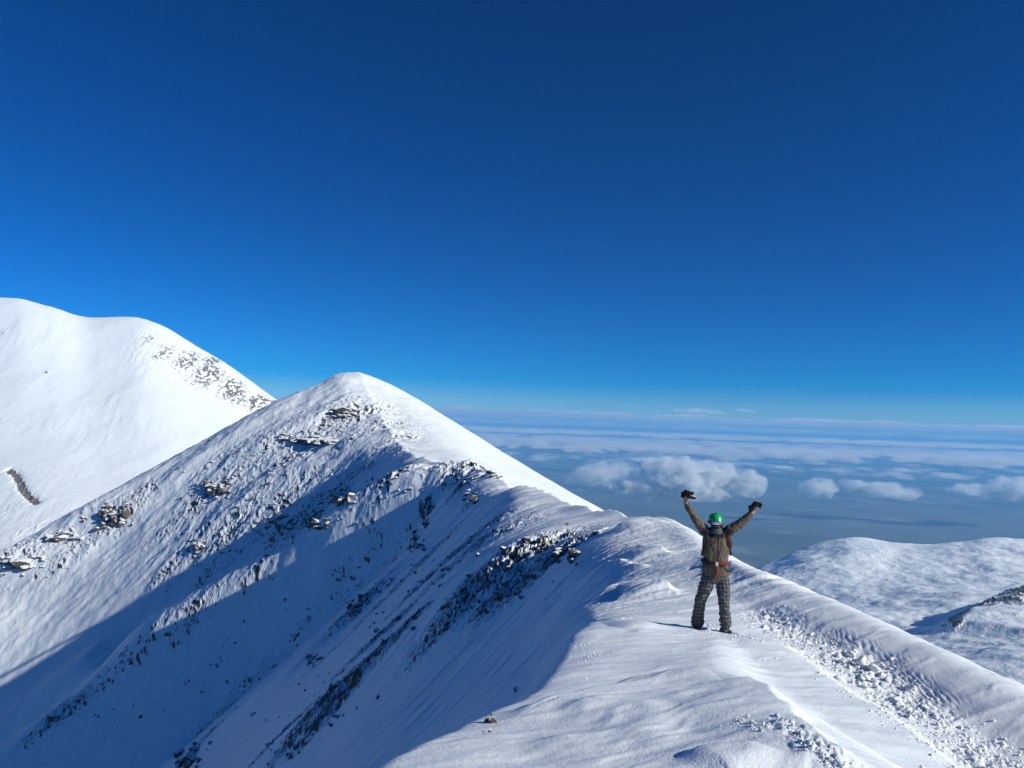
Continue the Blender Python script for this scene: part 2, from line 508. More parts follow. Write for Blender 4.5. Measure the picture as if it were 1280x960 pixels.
sc_ = np.clip(dist / 170, 0.22, 1.6)          # nearer rocks are seen finer
def crag(k, seed):
    wp = fbm(X / (7 * k), Y / (7 * k), 3, seed + 40)
    wq = fbm(X / (7 * k), Y / (7 * k), 3, seed + 41)
    a = ridged(A / (4.6 * k) + wp * .5, B / (3.6 * k) + wq * .5, 6, seed, 0.62)
    f1, f2, val = cells(A / (3.0 * k) + wp * 1.3, B / (2.6 * k) + wq * 1.3, seed + 3)
    g1, g2, val2 = cells(A / (1.2 * k) + wp * 2.5, B / (1.1 * k) + wq * 2.5, seed + 7)
    ledge = (R.Z / (1.5 * k) + wp * 2.0) % 1.0                    # bedding: stepped ledges
    big = sstep(-0.1, 0.5, fbm(X / (12 * k), Y / (12 * k), 3, seed + 50))
    return (a - 0.55) * 1.0 + (val - 0.5) * (0.2 + 0.8 * big) * sstep(0.02, 0.25, f2 - f1) + (val2 - .5) * .36 * sstep(0.02, 0.25, g2 - g1) + (sstep(0.0, 0.75, ledge) * (1 - sstep(.85, 1., ledge)) - .5) * 0.5 * big
rough_near, rough_far = crag(0.40, 31), crag(0.95, 37)
wfar = sstep(100, 190, dist)
cr = rough_near * 0.52 * (1 - wfar) + rough_far * wfar
crag_h = cr * np.minimum(M, 1.0) * 1.55 * (1 - .6 * sstep(.85, 1.3, gsl) * sstep(140, 160, Y))
R.Z += crag_h

# wind-packed snow: long soft drifts and fine streaks
drift = fbm(A / 16, B / 5, 4, 51) * 0.55 * left * sstep(25, 90, Y) + fbm(X / 45, Y / 45, 4, 53) * 1.1 * sstep(80, 220, Y)
drift += ridged(A / 9, B / 1.3, 3, 57) * 0.08 * left * sstep(14, 50, Y)
drift += (1 - left) * fbm(X / 9, Y / 20, 4, 59) * 0.35 * sstep(60, 160, Y)
R.Z += drift

# rock shows where the crags fall away downhill
dY = np.gradient(crag_h, axis=0) / np.maximum(np.gradient(rows), 1e-6)[:, None]
dXa = np.gradient(crag_h, axis=1) / np.maximum(np.gradient(X, axis=1), 1e-6)
fall = -(dXa * wx + dY * wy)
steep = np.hypot(dXa, dY)
rock = np.clip(sstep(-0.05, 0.5, fall) * 0.9 + sstep(0.45, 1.3, steep) * 0.35, 0, 1) * sstep(0.06, 0.30, M)
# the crest line itself is uneven
R.Z += np.exp(-(lat / (0.8 + 0.012 * Y)) ** 2) * (fbm(Y / 7, X * 0 + 1.5, 4, 61) * (0.25 + 0.006 * Y)) * sstep(34, 50, Y) * (1 - .6 * sstep(380, 400, Y))
R.Z += ridged(X / 11, Y / 11, 4, 63) * 0.9 * sstep(250, 300, Y) * left
# ------------------------------------------------------------------ foreground drifts
nearw = 1 - sstep(30, 48, Y)
def bump_line(pts, h, wl, wr, ends=0.12):
    """raised lip along world points: wl / wr = widths of its left and right flank"""
    global R
    s = slice(0, int(np.searchsorted(rows, 60)))
    d = np.full(X[s].shape, 1e9); side = np.zeros_like(d); tt = np.zeros_like(d)
    for i, (a, b) in enumerate(zip(pts[:-1], pts[1:])):
        dd, t = seg_dist(X[s], Y[s], a, b)
        cr_ = (b[0] - a[0]) * (Y[s] - a[1]) - (b[1] - a[1]) * (X[s] - a[0])
        c = dd < d
        side = np.where(c, cr_, side); tt = np.where(c, (i + t) / (len(pts) - 1), tt)
        d = np.minimum(d, dd)
    w = np.where(side > 0, wl, wr)
    d = np.abs(d * np.sign(side) + fbm(X[s] * 1.1, Y[s] * 1.1, 3, 95) * .16 * np.minimum(1, w / .15))
    k = np.minimum(sstep(0, ends, tt + 1e-3), sstep(0, ends, 1 - tt + 1e-3))
    R.Z[s] += h * k * np.exp(-(d / w) ** 2)

def g(u, v):
    p = R.hit(u, v)
    return (p[0], p[1])

# lip of the front drift: soft towards the viewer, steep behind and to the right
bump_line([g(600, 915), g(700, 888), g(800, 862), g(880, 850), g(925, 849)], 0.13, 0.20, 1.1, 0.3)
bump_line([g(925, 849), g(955, 868), g(985, 900), g(1030, 940), g(1075, 975)], 0.10, 0.14, 1.1)
# edge of the ledge left of the person
bump_line([g(700, 838), g(722, 800), g(745, 783), g(790, 783), g(850, 788)], 0.10, 0.30, 0.55, 0.25)
bump_line([g(640, 938), g(860, 905)], 0.05, 0.12, 0.6, 0.35)
bump_line([g(690, 882), g(850, 874)], 0.045, 0.10, 0.5, 0.3)
bump_line([g(738, 755), g(770, 742), g(815, 738), g(850, 745)], 0.27, 0.20, 1.0, 0.25)
bump_line([g(845, 955), g(880, 943), g(930, 938), g(985, 945)], 0.055, 0.06, 0.45, 0.3)
bump_line([g(760, 700), g(800, 690), g(850, 695)], 0.30, 0.22, 1.5, 0.3)
bump_line([g(752, 672), g(795, 657), g(829, 650)], 0.40, 0.25, 2.0, 0.35)
bump_line([g(735, 715), g(775, 706), g(815, 712)], 0.20, 0.15, 1.2, 0.3)
# edge between the smooth drift and the broken snow
bump_line([g(935, 790), g(1000, 832), g(1060, 875), g(1120, 918), g(1200, 975)], 0.11, 0.20, 0.9, 0.15)
# trough between person and rim
s60 = slice(0, int(np.searchsorted(rows, 60)))
xs, ys_, zs = X[s60], Y[s60], R.Z[s60]
wind = xs * 0.95 + ys_ * 0.3
crossw = -xs * 0.3 + ys_ * 0.95
zs += nearw[s60] * (fbm(wind / 2.6, crossw / 0.9, 4, 71) * 0.05 + fbm(wind / 0.9, crossw / 0.22, 3, 73) * 0.007 + np.maximum(0, ridged(wind / 1.9, crossw / .55 + fbm(xs, ys_, 2, 90) * .6, 3, 74) - .62) * 0.035)
# sastrugi on the shoulder beyond the person
sas = sstep(13, 18, ys_) * nearw[s60] * sstep(-1.0, 2.0, xs)
zs += sas * (ridged(wind / 4.2, crossw / 0.55, 5, 75) - 0.6) * 0.12
# wind-cut grooves on the left slope
gl = sstep(0.2, 1.6, R.ctrl_x(4)[s60] - xs) * sstep(7, 12, ys_)
zs += gl * (ridged((xs * .8 + ys_ * .6) / 5, (ys_ * .8 - xs * .6) / 0.55, 3, 77) - .6) * 0.09
# grooves cut into the inner face of the rim
rim = R.ctrl_x(10)[s60]
wv = np.exp(-((xs - (rim - 0.85)) / 0.36) ** 2) * sstep(8.6, 9.6, ys_) * (1 - sstep(11.6, 13.0, ys_))
ph = (xs - (ys_ - 10) * 0.13) / 0.06 + fbm(xs * 1.6, ys_ * 0.9, 4, 79) * 3.0
saw = np.abs((ph % 1.0) - 0.62) / 0.62
zs -= wv * sstep(0.25, 1.0, 1 - saw) * 0.020 * sstep(-.45, .35, fbm(xs * 3, ys_ * .6, 3, 80))
# broken snow of the slide track: lumpy ground
trail = [g(952, 768), g(990, 795), g(1035, 822), g(1085, 842), g(1130, 880), g(1190, 925), g(1260, 975)]
def near_line(pts):
    d = np.full(xs.shape, 1e9)
    for a, b in zip(pts[:-1], pts[1:]):
        d = np.minimum(d, seg_dist(xs, ys_, a, b)[0])
    return d
td = near_line(trail)
tm = np.exp(-(td / 0.42) ** 2) * sstep(-0.35, 0.1, fbm(xs * 1.4, ys_ * 0.9, 3, 83) + 0.12)
f1, f2, cv = cells(xs / 0.10, ys_ / 0.12, 85)
zs += tm * ((cv - 0.35) * 0.05 * sstep(0.0, 0.25, f2 - f1) + fbm(xs / 0.05, ys_ / 0.06, 3, 87) * 0.03)
trail2 = [g(980, 905), g(1010, 930), g(1060, 965)]
tm2 = np.exp(-(near_line(trail2) / 0.12) ** 2)
zs += tm2 * ((cv - 0.35) * 0.04 * sstep(0.0, 0.25, f2 - f1) + fbm(xs / 0.05, ys_ / 0.06, 3, 88) * 0.02)
for ft in (g(872, 785), g(908, 791)):                            # snow pushed up round the boots
    rr_ = np.hypot(xs - ft[0], ys_ - ft[1] + .05)
    zs += np.exp(-((rr_ - .20) / .07) ** 2) * (.008 + .05 * fbm(xs / .09, ys_ / .09, 3, 93)) * sstep(-.05, .1, xs - ft[0]) - np.exp(-(rr_ / .12) ** 2) * .02
R.Z[s60] = zs
R.attr['rock'] = rock
R.attr['grain'] = 1 - sstep(14, 40, dist)
ridge = tag(R.build('snow_ridge', ridge_material()), kind='structure')
# ------------------------------------------------------------------ far mountain on the left
us = [-700, -350, 20, 60, 115, 165, 260, 345, 470, 650]
mt = [(700,  [1120, 1050, 980, 975, 975, 980, 990, 1020, 1090, 1180]),
      (900,  [900, 850, 800, 798, 800, 804, 820, 850, 920, 1020]),
      (1200, [750, 705, 668, 668, 672, 676, 692, 722, 790, 900]),
      (1500, [640, 602, 570, 571, 575, 579, 598, 630, 695, 790]),
      (1900, [530, 485, 452, 458, 468, 470, 505, 552, 625, 725]),
      (2200, [440, 395, 374, 383, 398, 398, 441, 500, 585, 690]),
      (2500, [450, 420, 400, 408, 420, 425, 465, 520, 600, 700]),
      (3200, [560, 540, 530, 535, 540, 545, 570, 610, 670, 750])]
mrows = np.concatenate([np.linspace(700, 1150, 60, endpoint=False), np.linspace(1150, 2260, 420, endpoint=False), np.linspace(2260, 3200, 40)])
mang = np.concatenate([np.linspace(-1.4, -0.74, 60, endpoint=False), np.linspace(-0.74, -0.25, 520, endpoint=False), np.linspace(-0.25, 0.0, 40)])
MT = Field(px_sections([(d, list(zip(us, vv))) for d, vv in mt]), mrows, mang, 0.0)
MT.smooth(3)
mx, my = MT.X, MT.Y
MM = np.zeros_like(mx)
for u, v, rad, st in [(185, 425, 16, .6), (205, 440, 20, .7), (235, 450, 24, .75), (260, 468, 26, .8), (290, 485, 24, .85), (320, 505, 18, .8), (265, 450, 16, .8), (300, 500, 20, .7), (240, 470, 20, .6), (330, 500, 16, .8), (345, 505, 14, .8),
                      (0, 530, 6, .8), (58, 466, 4, .7), (2, 417, 4, .7), (10, 640, 14, .4), (35, 665, 16, .5)]:
    p = MT.hit(u, v, 800, 2600)
    if p is None: continue
    rr = rad / F * p[1]
    MM = np.maximum(MM, st * np.exp(-(((mx - p[0]) / rr) ** 2 + ((my - p[1]) / (rr * 2.2)) ** 2)))
mr = ridged(mx / 13, my / 30, 5, 101, 0.65)
MM *= sstep(0.30, 0.62, mr + 0.35 * fbm(mx / 9, my / 14, 3, 103))
gul = [MT.hit(u, v, 800, 2600) for u, v in ((12, 588), (20, 594), (25, 604), (30, 614), (37, 622), (46, 630))]
gd = np.full(mx.shape, 1e9)
for a, b in zip(gul[:-1], gul[1:]): gd = np.minimum(gd, seg_dist(mx, my, a, b)[0] / (1 + .35 * fbm(mx / 8, my / 12, 2, 109)))
GU = np.exp(-(gd / 8.0) ** 2) * 1.1
MM = np.maximum(MM, GU)
MT.Z -= GU * 5
MT.Z += fbm(mx / 260, my / 340, 5, 105) * 7 + MM * (mr - .5) * 10 + (ridged(mx / 45 + my / 120, my / 330, 4, 107) * 1.1 + ridged(mx / 14 + my / 60, my / 160, 3, 108) * 0.35) * sstep(-.3, .4, fbm(mx / 200, my / 200, 2, 110))
MT.attr['rock'] = np.clip(MM * 0.8, 0, 1)
tag(MT.build('far_mountain', snow_rock_material('far_mountain_snow', 0.15, (0.10, 0.085, 0.075), (0.24, 0.19, 0.15), fine=0.6)), kind='structure')

# ------------------------------------------------------------------ lower hills on the right
us = [560, 850, 950, 1030, 1070, 1135, 1200, 1245, 1300, 1750]
ht = [(420,  [1160, 1120, 1085, 1070, 1060, 1050, 1040, 1030, 1020, 980]),
      (700,  [990, 940, 905, 888, 880, 872, 864, 857, 850, 810]),
      (1000, [935, 885, 848, 828, 818, 810, 802, 795, 788, 755]),
      (1300, [905, 852, 812, 790, 782, 776, 770, 765, 760, 735]),
      (1700, [880, 822, 775, 752, 745, 741, 738, 736, 734, 715]),
      (2150, [850, 782, 732, 707, 700, 704, 702, 700, 702, 700]),
      (2600, [820, 752, 708, 678, 672, 681, 678, 672, 676, 690]),
      (2900, [860, 790, 740, 700, 692, 697, 692, 686, 690, 700]),
      (4500, [830, 800, 770, 760, 755, 752, 750, 750, 750, 755])]
hrows = np.concatenate([np.exp(np.linspace(math.log(420), math.log(2640), 520, endpoint=False)), np.linspace(2640, 4500, 40)])
hang = np.concatenate([np.linspace(-0.1, 0.18, 40, endpoint=False), np.linspace(0.18, 0.74, 560, endpoint=False), np.linspace(0.74, 1.4, 60)])
HL = Field(px_sections([(d, list(zip(us, vv))) for d, vv in ht]), hrows, hang, 0.0)
HL.smooth(3)
hx, hy = HL.X, HL.Y
n_big = fbm(hx / 420, hy / 420, 5, 121)
HL.Z += n_big * 34 * sstep(500, 900, hy) * (1 - 0.75 * sstep(2100, 2600, hy)) + fbm(hx / 90, hy / 120, 4, 123) * 6 + ridged(hx / 50, hy / 50, 3, 125) * 1.8
def hill_spur(pxs, h, wleft, wright):
    pts = [HL.hit(u, v, 430, 3000) for u, v in pxs]
    d = np.full(hx.shape, 1e9); side = np.zeros_like(d); tt = np.zeros_like(d)
    for i, (a, b) in enumerate(zip(pts[:-1], pts[1:])):
        dd, t = seg_dist(hx, hy, a, b)
        c = (b[0] - a[0]) * (hy - a[1]) - (b[1] - a[1]) * (hx - a[0])
        k = dd < d
        side = np.where(k, c, side); tt = np.where(k, (i + t) / (len(pts) - 1), tt); d = np.minimum(d, dd)
    w = np.where(side > 0, wleft, wright)
    hh = h * (0.15 + 0.85 * sstep(0, 0.75, tt)) * np.exp(-(d / w) ** 1.6)
    HL.Z += hh
    return pts, hh, side
pts, hh, side = hill_spur([(1185, 800), (1206, 793), (1236, 782), (1290, 765), (1400, 740)], 48, 34, 110)
HL.attr['rock'] = None
grad = np.hypot(np.gradient(hh, axis=0) / np.gradient(hrows)[:, None], np.gradient(hh, axis=1) / np.gradient(hx, axis=1))
crag2 = np.maximum(sstep(0.12, 0.5, grad) * (side > 0), sstep(.5, .75, hh / 48) * .8) * sstep(0.35, 0.75, ridged(hx / 14, hy / 26, 4, 131))
HL.Z += crag2 * 5 * ridged(hx / 9, hy / 14, 3, 133)
hill_spur([(1060, 690), (1010, 700), (965, 730)], 10, 60, 90)
bare = sstep(0.15, 0.55, fbm(hx / 110, hy / 210, 5, 135)) * sstep(0.0, 0.3, fbm(hx / 26, hy / 70, 3, 137)) * (1 - sstep(1900, 2300, hy))
bare = np.maximum(bare * 0.75, 0.55 * np.exp(-((hy - 780) / 90) ** 2) * sstep(.0, .3, fbm(hx / 40, hy / 60, 4, 139)))
HL.attr['rock'] = np.clip(np.maximum(crag2, bare * 0.75), 0, 1)
tag(HL.build('rolling_hills', snow_rock_material('rolling_hills_snow', 0.05, (0.07, 0.065, 0.06), (0.17, 0.145, 0.12), snow=(0.85, 0.87, 0.89), fine=0.9)), kind='structure')

# ------------------------------------------------------------------ plain in the valley, out to the horizon
PLAIN = -1180.0
def disc(name, mat):
    rad = np.concatenate([[200], np.geomspace(1200, 160000, 60)])
    th = np.linspace(0, 2 * np.pi, 181)[:-1]
    vs_, fs = [], []
    for r in rad:
        for a in th:
            vs_.append((r * math.sin(a), r * math.cos(a), PLAIN))
    n = len(th)
    for i in range(len(rad) - 1):
        for j in range(n):
            fs.append((i * n + j, (i + 1) * n + j, (i + 1) * n + (j + 1) % n, i * n + (j + 1) % n)[::-1])
    fs.append(tuple(range(n))[::-1])
    return mesh_obj(name, vs_, fs, mat)
t = NT('plain_ground')
tc = t.n('TexCoord').outputs['Object']
n1 = t.noise(tc, 0.00022, 7, 0.6)
n2 = t.noise(tc, 0.0012, 5, 0.6)
c = t.mix(t.ramp(n1, 0.35, 0.65), (0.085, 0.078, 0.07), (0.15, 0.135, 0.115))
c = t.mix(t.ramp(n2, 0.5, 0.72), c, (0.22, 0.22, 0.215))
t.l(c, t.b.inputs['Base Color']); t.b.inputs['Roughness'].default_value = 1.0; t.b.inputs['Specular IOR Level'].default_value = 0.0
tag(disc('valley_plain', t.m), kind='structure')

# low snowy hills far across the plain
yy = np.linspace(17500, 30000, 90); aa = np.linspace(-0.35, 1.0, 420)
DH = Field([(17500, [(-9000, PLAIN - 5), (30000, PLAIN - 5)]), (30000, [(-9000, PLAIN - 5), (30000, PLAIN - 5)])], yy, aa, 0.0)
env = sstep(17500, 20500, DH.Y) * (1 - sstep(26000, 30000, DH.Y))
DH.Z += env * np.clip(ridged(DH.X / 3800, DH.Y / 4200, 6, 141, 0.5) - 0.34, 0, 1) * 520 * sstep(-.3, .35, fbm(DH.X / 9000, DH.Y / 9000, 2, 143) + .1)
DH.attr['rock'] = np.clip(0.85 - (DH.Z - PLAIN) / 420, 0, 1)
tag(DH.build('distant_hills', snow_rock_material('distant_hills_snow', 0.002, (0.085, 0.078, 0.07), (0.13, 0.115, 0.1), fine=0.0)), kind='structure')
# ------------------------------------------------------------------ the person on the ridge
def simple(name, base_, rough=0.8, spec=0.3, metal=0.0, bump=None):
    t = NT(name)
    t.b.inputs['Roughness'].default_value = rough
    t.b.inputs['Specular IOR Level'].default_value = spec
    t.b.inputs['Metallic'].default_value = metal
    tc = t.n('TexCoord').outputs['Object']
    n = t.noise(tc, 9.0, 4, 0.6)
    t.l(t.mix(t.ramp(n, 0.3, 0.7), tuple(c * 0.85 for c in base_), tuple(min(1, c * 1.12) for c in base_)), t.b.inputs['Base Color'])
    if bump:
        t.l(t.bump(t.noise(tc, bump[0], 3, 0.6), 1.0, bump[1]), t.b.inputs['Normal'])
    return t.m

class Shape:
    """verts and faces of closed shells, fused later into one surface"""
    def __init__(self): self.v, self.f = [], []
    def add(self, v, f):
        o = len(self.v); self.v += [tuple(map(float, p)) for p in v]; self.f += [tuple(i + o for i in q) for q in f]
    def rings(self, rings):
        n = len(rings[0]); v = [p for r in rings for p in r]; f = []
        for i in range(len(rings) - 1):
            for j in range(n):
                k = (j + 1) % n
                f.append((i * n + j, i * n + k, (i + 1) * n + k, (i + 1) * n + j))
        f.append(tuple(range(n))[::-1]); f.append(tuple((len(rings) - 1) * n + j for j in range(n)))
        self.add(v, f)
    def tube(self, pts, rad, n=14, flat=None, up=(0, 0, 1)):
        pts = [np.array(p, float) for p in pts]
        if isinstance(rad, (int, float)): rad = [rad] * len(pts)
        rs = []
        for i, p in enumerate(pts):
            t = pts[min(i + 1, len(pts) - 1)] - pts[max(i - 1, 0)]
            t = t / (np.linalg.norm(t) + 1e-9)
            a = np.cross(np.array(up, float), t)
            if np.linalg.norm(a) < 0.05: a = np.cross((0, 1, 0), t)
            a /= np.linalg.norm(a); b = np.cross(t, a)
            ra, rb = (rad[i], rad[i]) if not isinstance(rad[i], tuple) else rad[i]
            rs.append([p + a * ra * math.cos(q) + b * rb * math.sin(q) for q in np.linspace(0, 2 * np.pi, n + 1)[:-1]])
        self.rings(rs)
    def ball(self, c, r, n=12):
        r = (r, r, r) if isinstance(r, (int, float)) else r
        rs = []
        for i in range(1, n):
            a = math.pi * i / n
            rs.append([(c[0] + r[0] * math.sin(a) * math.cos(q), c[1] + r[1] * math.sin(a) * math.sin(q), c[2] - r[2] * math.cos(a)) for q in np.linspace(0, 2 * np.pi, 2 * n + 1)[:-1]])
        self.rings(rs)

def fuse(name, shape, material, voxel=0.008, smooth=3, wrinkle=None, parent=None):
    """fuse shells into one continuous skin"""
    me = bpy.data.meshes.new('tmp')
    me.from_pydata(shape.v, [], shape.f); me.update()
    o = bpy.data.objects.new('tmp', me); col.objects.link(o)
    m = o.modifiers.new('r', 'REMESH'); m.mode = 'VOXEL'; m.voxel_size = voxel; m.use_smooth_shade = True
    if smooth:
        s = o.modifiers.new('s', 'SMOOTH'); s.factor = 0.5; s.iterations = smooth
    bpy.context.view_layer.update()
    dg = bpy.context.evaluated_depsgraph_get()
    new = bpy.data.meshes.new_from_object(o.evaluated_get(dg))
    bpy.data.objects.remove(o); bpy.data.meshes.remove(me)
    new.name = name
    n = len(new.vertices)
    co = np.empty(n * 3, np.float32); new.vertices.foreach_get('co', co); co = co.reshape(-1, 3)
    if wrinkle:
        no = np.empty(n * 3, np.float32); new.vertices.foreach_get('normal', no); no = no.reshape(-1, 3)
        co = co + no * wrinkle(co)[:, None]
        new.vertices.foreach_set('co', co.astype(np.float32).ravel())
    new.polygons.foreach_set('use_smooth', np.ones(len(new.polygons), bool))
    new.update()
    new.materials.clear(); new.materials.append(material)
    ob = bpy.data.objects.new(name, new); col.objects.link(ob)
    if parent is not None: ob.parent = parent
    return ob, co

footL, footR = R.hit(872, 785), R.hit(908, 791)
DP = (footL[1] + footR[1]) / 2
dL, dR = footL[1] - DP, footR[1] - DP
S = DP / F                                    # metres per photo pixel at the person
Q = lambda u, v, dy=0.0: P(u, v, DP + dy)

skin_m = simple('skin', (0.42, 0.24, 0.17), 0.5, 0.4)
jacket_t = NT('jacket_cloth')
tcj = jacket_t.n('TexCoord').outputs['Object']
dk = jacket_t.n('Attribute', attribute_name='dark').outputs['Fac']
nj = jacket_t.noise(tcj, 22, 4, 0.6)
cj = jacket_t.mix(jacket_t.ramp(nj, .3, .7), (0.088, 0.062, 0.043), (0.15, 0.112, 0.082))
jacket_t.l(jacket_t.mix(dk, cj, (0.012, 0.012, 0.013)), jacket_t.b.inputs['Base Color'])
jacket_t.b.inputs['Roughness'].default_value = 0.75
jacket_t.b.inputs['Specular IOR Level'].default_value = 0.25
jacket_t.l(jacket_t.bump(jacket_t.noise(tcj, 60, 3, .6), 0.6, 0.004), jacket_t.b.inputs['Normal'])

plaid = NT('plaid_cloth')
pu = plaid.n('Attribute', attribute_name='around').outputs['Fac']
pv_ = plaid.n('Attribute', attribute_name='along').outputs['Fac']
def stripes(c):
    w = plaid.math('FRACT', plaid.math('DIVIDE', c, 0.058))
    a = plaid.math('LESS_THAN', w, 0.17)
    b = plaid.math('MULTIPLY', plaid.math('GREATER_THAN', w, 0.42), plaid.math('LESS_THAN', w, 0.50))
    d = plaid.math('MULTIPLY', plaid.math('GREATER_THAN', w, 0.66), plaid.math('LESS_THAN', w, 0.74))
    return plaid.math('ADD', a, plaid.math('MULTIPLY', plaid.math('ADD', b, d), 0.55))
sm = plaid.math('MULTIPLY', plaid.math('ADD', stripes(pu), plaid.math('MULTIPLY', stripes(pv_), 0.8)), 0.56, clamp=True)
plaid.l(plaid.mix(sm, (0.010, 0.010, 0.012), (0.30, 0.30, 0.31)), plaid.b.inputs['Base Color'])
plaid.b.inputs['Roughness'].default_value = 0.85
plaid.b.inputs['Specular IOR Level'].default_value = 0.2

black_m = simple('black_webbing', (0.012, 0.012, 0.013), 0.7, 0.3, bump=(80, 0.003))
red_m = simple('red_webbing', (0.15, 0.018, 0.011), 0.7, 0.3, bump=(90, 0.003))
orange_m = simple('orange_webbing', (0.20, 0.045, 0.014), 0.7, 0.3, bump=(90, 0.003))
green_m = simple('green_shell', (0.008, 0.34, 0.075), 0.22, 0.6)
rubber_m = simple('black_rubber', (0.014, 0.014, 0.016), 0.5, 0.4)
lens_m = simple('mirror_lens', (0.55, 0.58, 0.62), 0.12, 0.6, metal=0.85)
grey_m = simple('grey_fleece', (0.085, 0.09, 0.10), 0.95, 0.1, bump=(120, 0.004))
boot_m = simple('boot_leather', (0.05, 0.05, 0.052), 0.6, 0.35)
steel_m = simple('buckle_plastic', (0.5, 0.5, 0.5), 0.4, 0.5)
hair_m = simple('dark_hair', (0.018, 0.013, 0.010), 0.6, 0.3, bump=(150, 0.004))

# --- joints (photo pixels at the person's distance, dy towards the viewer is negative)
shL, elL, wrL, haL = Q(881, 664), Q(869.5, 649, -0.03), Q(856.6, 627.5, -0.05), Q(856.2, 621, -0.06)
shR, elR, wrR, haR = Q(909, 665), Q(925.5, 654.5, -0.03), Q(941, 640, -0.05), Q(945, 632.5, -0.06)
headc = Q(894.6, 652.5, -0.02)

# --- body: one continuous surface with face, hands and fingers
b = Shape()
torso = [(894.2, 724, .17, .11), (894.3, 715, .175, .115), (894.4, 703, .155, .10), (894.8, 690, .165, .105), (895, 676, .175, .11), (895, 667, .165, .10), (895, 663, .10, .08), (894.8, 659, .062, .062), (894.7, 653, .058, .06)]
def ring(c, rx, ry, n=28, p=2.3):
    out = []
    for q in np.linspace(0, 2 * np.pi, n + 1)[:-1]:
        ca, sa = math.cos(q), math.sin(q)
        out.append((c[0] + rx * math.copysign(abs(ca) ** (2 / p), ca), c[1] + ry * math.copysign(abs(sa) ** (2 / p), sa), c[2]))
    return out
b.rings([ring(Q(u, v, 0.02), rx, ry) for u, v, rx, ry in torso])
b.ball(headc, (0.078, 0.098, 0.118))
b.ball(headc + np.array([0, -0.03, -0.055]), (0.055, 0.065, 0.06))            # jaw
b.tube([headc + np.array([0, -0.092, 0.012]), headc + np.array([0, -0.116, -0.026]), headc + np.array([0, -0.10, -0.034])], [0.011, 0.018, 0.014])   # nose
for s in (-1, 1):
    b.ball(headc + np.array([s * 0.080, 0.01, -0.01]), (0.012, 0.022, 0.034))  # ears
    b.ball(headc + np.array([s * 0.020, -0.092, -0.062]), (0.026, 0.012, 0.007))  # lips
b.tube([shL, elL, wrL], [.062, .048, .030]); b.tube([shR, elR, wrR], [.062, .048, .030])
def hand(wr, ha, toward, thumb_dir):
    """palm, four unequal fingers closed round a held thing, thumb across them"""
    ax = (ha - wr) / np.linalg.norm(ha - wr)
    side = np.array(toward, float); side -= ax * side.dot(ax); side /= np.linalg.norm(side)
    nrm = np.cross(ax, side)
    if nrm[1] > 0: nrm = -nrm                                   # the closed fingers face the viewer
    pc = wr + ax * 0.055
    b.tube([wr, wr + ax * 0.03, pc, pc + ax * 0.035], [(.026, .020), (.036, .020), (.042, .018), (.038, .014)], up=tuple(nrm))
    for k, ln in zip((-1.5, -.5, .5, 1.5), (.070, .080, .076, .060)):
        r0 = pc + ax * 0.034 + side * 0.019 * k
        p1 = r0 + ax * ln * .36 + nrm * .012
        p2 = p1 + ax * ln * .10 + nrm * ln * .42
        p3 = p2 - ax * ln * .34 + nrm * ln * .12
        b.tube([r0 - ax * .02, r0, p1, p2, p3], [.0098, .0100, .0095, .0088, .0075], n=10)
    t0 = wr + ax * 0.03 + side * thumb_dir * 0.030
    b.tube([t0 - side * thumb_dir * .012, t0 + side * thumb_dir * .016 + ax * .018, t0 + side * thumb_dir * .014 + ax * .045 + nrm * .022, t0 + ax * .058 + nrm * .038], [.014, .0125, .011, .009], n=10)
hand(wrL, haL, (1, 0, 0), 1)
hand(wrR, haR, (1, 0, 0), -1)
kneeL, ankL = Q(876, 749, -0.05 + dL * .5), np.array([footL[0], footL[1] + .02, footL[2] + .07])
kneeR, ankR = Q(904.5, 748, -0.05 + dR * .5), np.array([footR[0], footR[1] + .02, footR[2] + .07])
hipL, hipR = Q(885.5, 722), Q(903, 722)
b.tube([hipL, kneeL, ankL], [.085, .055, .042]); b.tube([hipR, kneeR, ankR], [.085, .055, .042])
person, _ = fuse('person', b, skin_m, voxel=0.006, smooth=1)
tag(person, 'snowboarder in green helmet and plaid trousers standing with both arms raised on the snowy ridge', 'person')

# --- jacket
TOR = [(894.3, 718.5, .212, .150), (894.2, 717, .222, .156), (894.1, 710, .220, .150), (894.3, 703, .196, .136), (894.8, 693, .208, .142), (895, 681, .222, .148), (895, 672, .220, .142), (895, 667, .195, .128), (895, 663, .125, .10), (894.8, 660, .085, .088), (894.8, 657.5, .08, .085)]
j = Shape()
j.rings([ring(Q(u, v, 0.02), rx, ry, 40) for u, v, rx, ry in TOR])
def along(a, b_, t): return a + (b_ - a) * t
j.tube([along(shL, np.array(Q(895, 668)), .3), shL, along(shL, elL, .5), elL, along(elL, wrL, .5), along(elL, wrL, .9)], [.085, .092, .080, .070, .060, .050], n=18)
j.tube([along(shR, np.array(Q(895, 668)), .3), shR, along(shR, elR, .5), elR, along(elR, wrR, .5), along(elR, wrR, .92)], [.085, .094, .086, .076, .064, .052], n=18)
def jw(co):
    x, z = co[:, 0], co[:, 2]
    armL = x < Q(877, 680)[0]; armR = x > Q(913, 680)[0]
    w = fbm((x - z * .35) / 0.05, z / 0.16, 3, 201) * 0.020
    w2 = fbm((x + z) / 0.04, (x - z) / 0.13, 3, 203) * 0.016
    return np.where(armL | armR, w2, w) - 0.002
jacket, jc = fuse('jacket', j, jacket_t.m, voxel=0.009, smooth=2, wrinkle=jw, parent=person)
mid = np.array(Q(895, 664))
dkv = np.maximum(1 - sstep(0.17, 0.22, np.hypot((jc[:, 0] - mid[0]) * 0.75, (jc[:, 2] - mid[2]) * 1.9)), (np.abs(jc[:, 0] - mid[0] - .0) < 0.011) * (jc[:, 1] < DP) * 1.0)
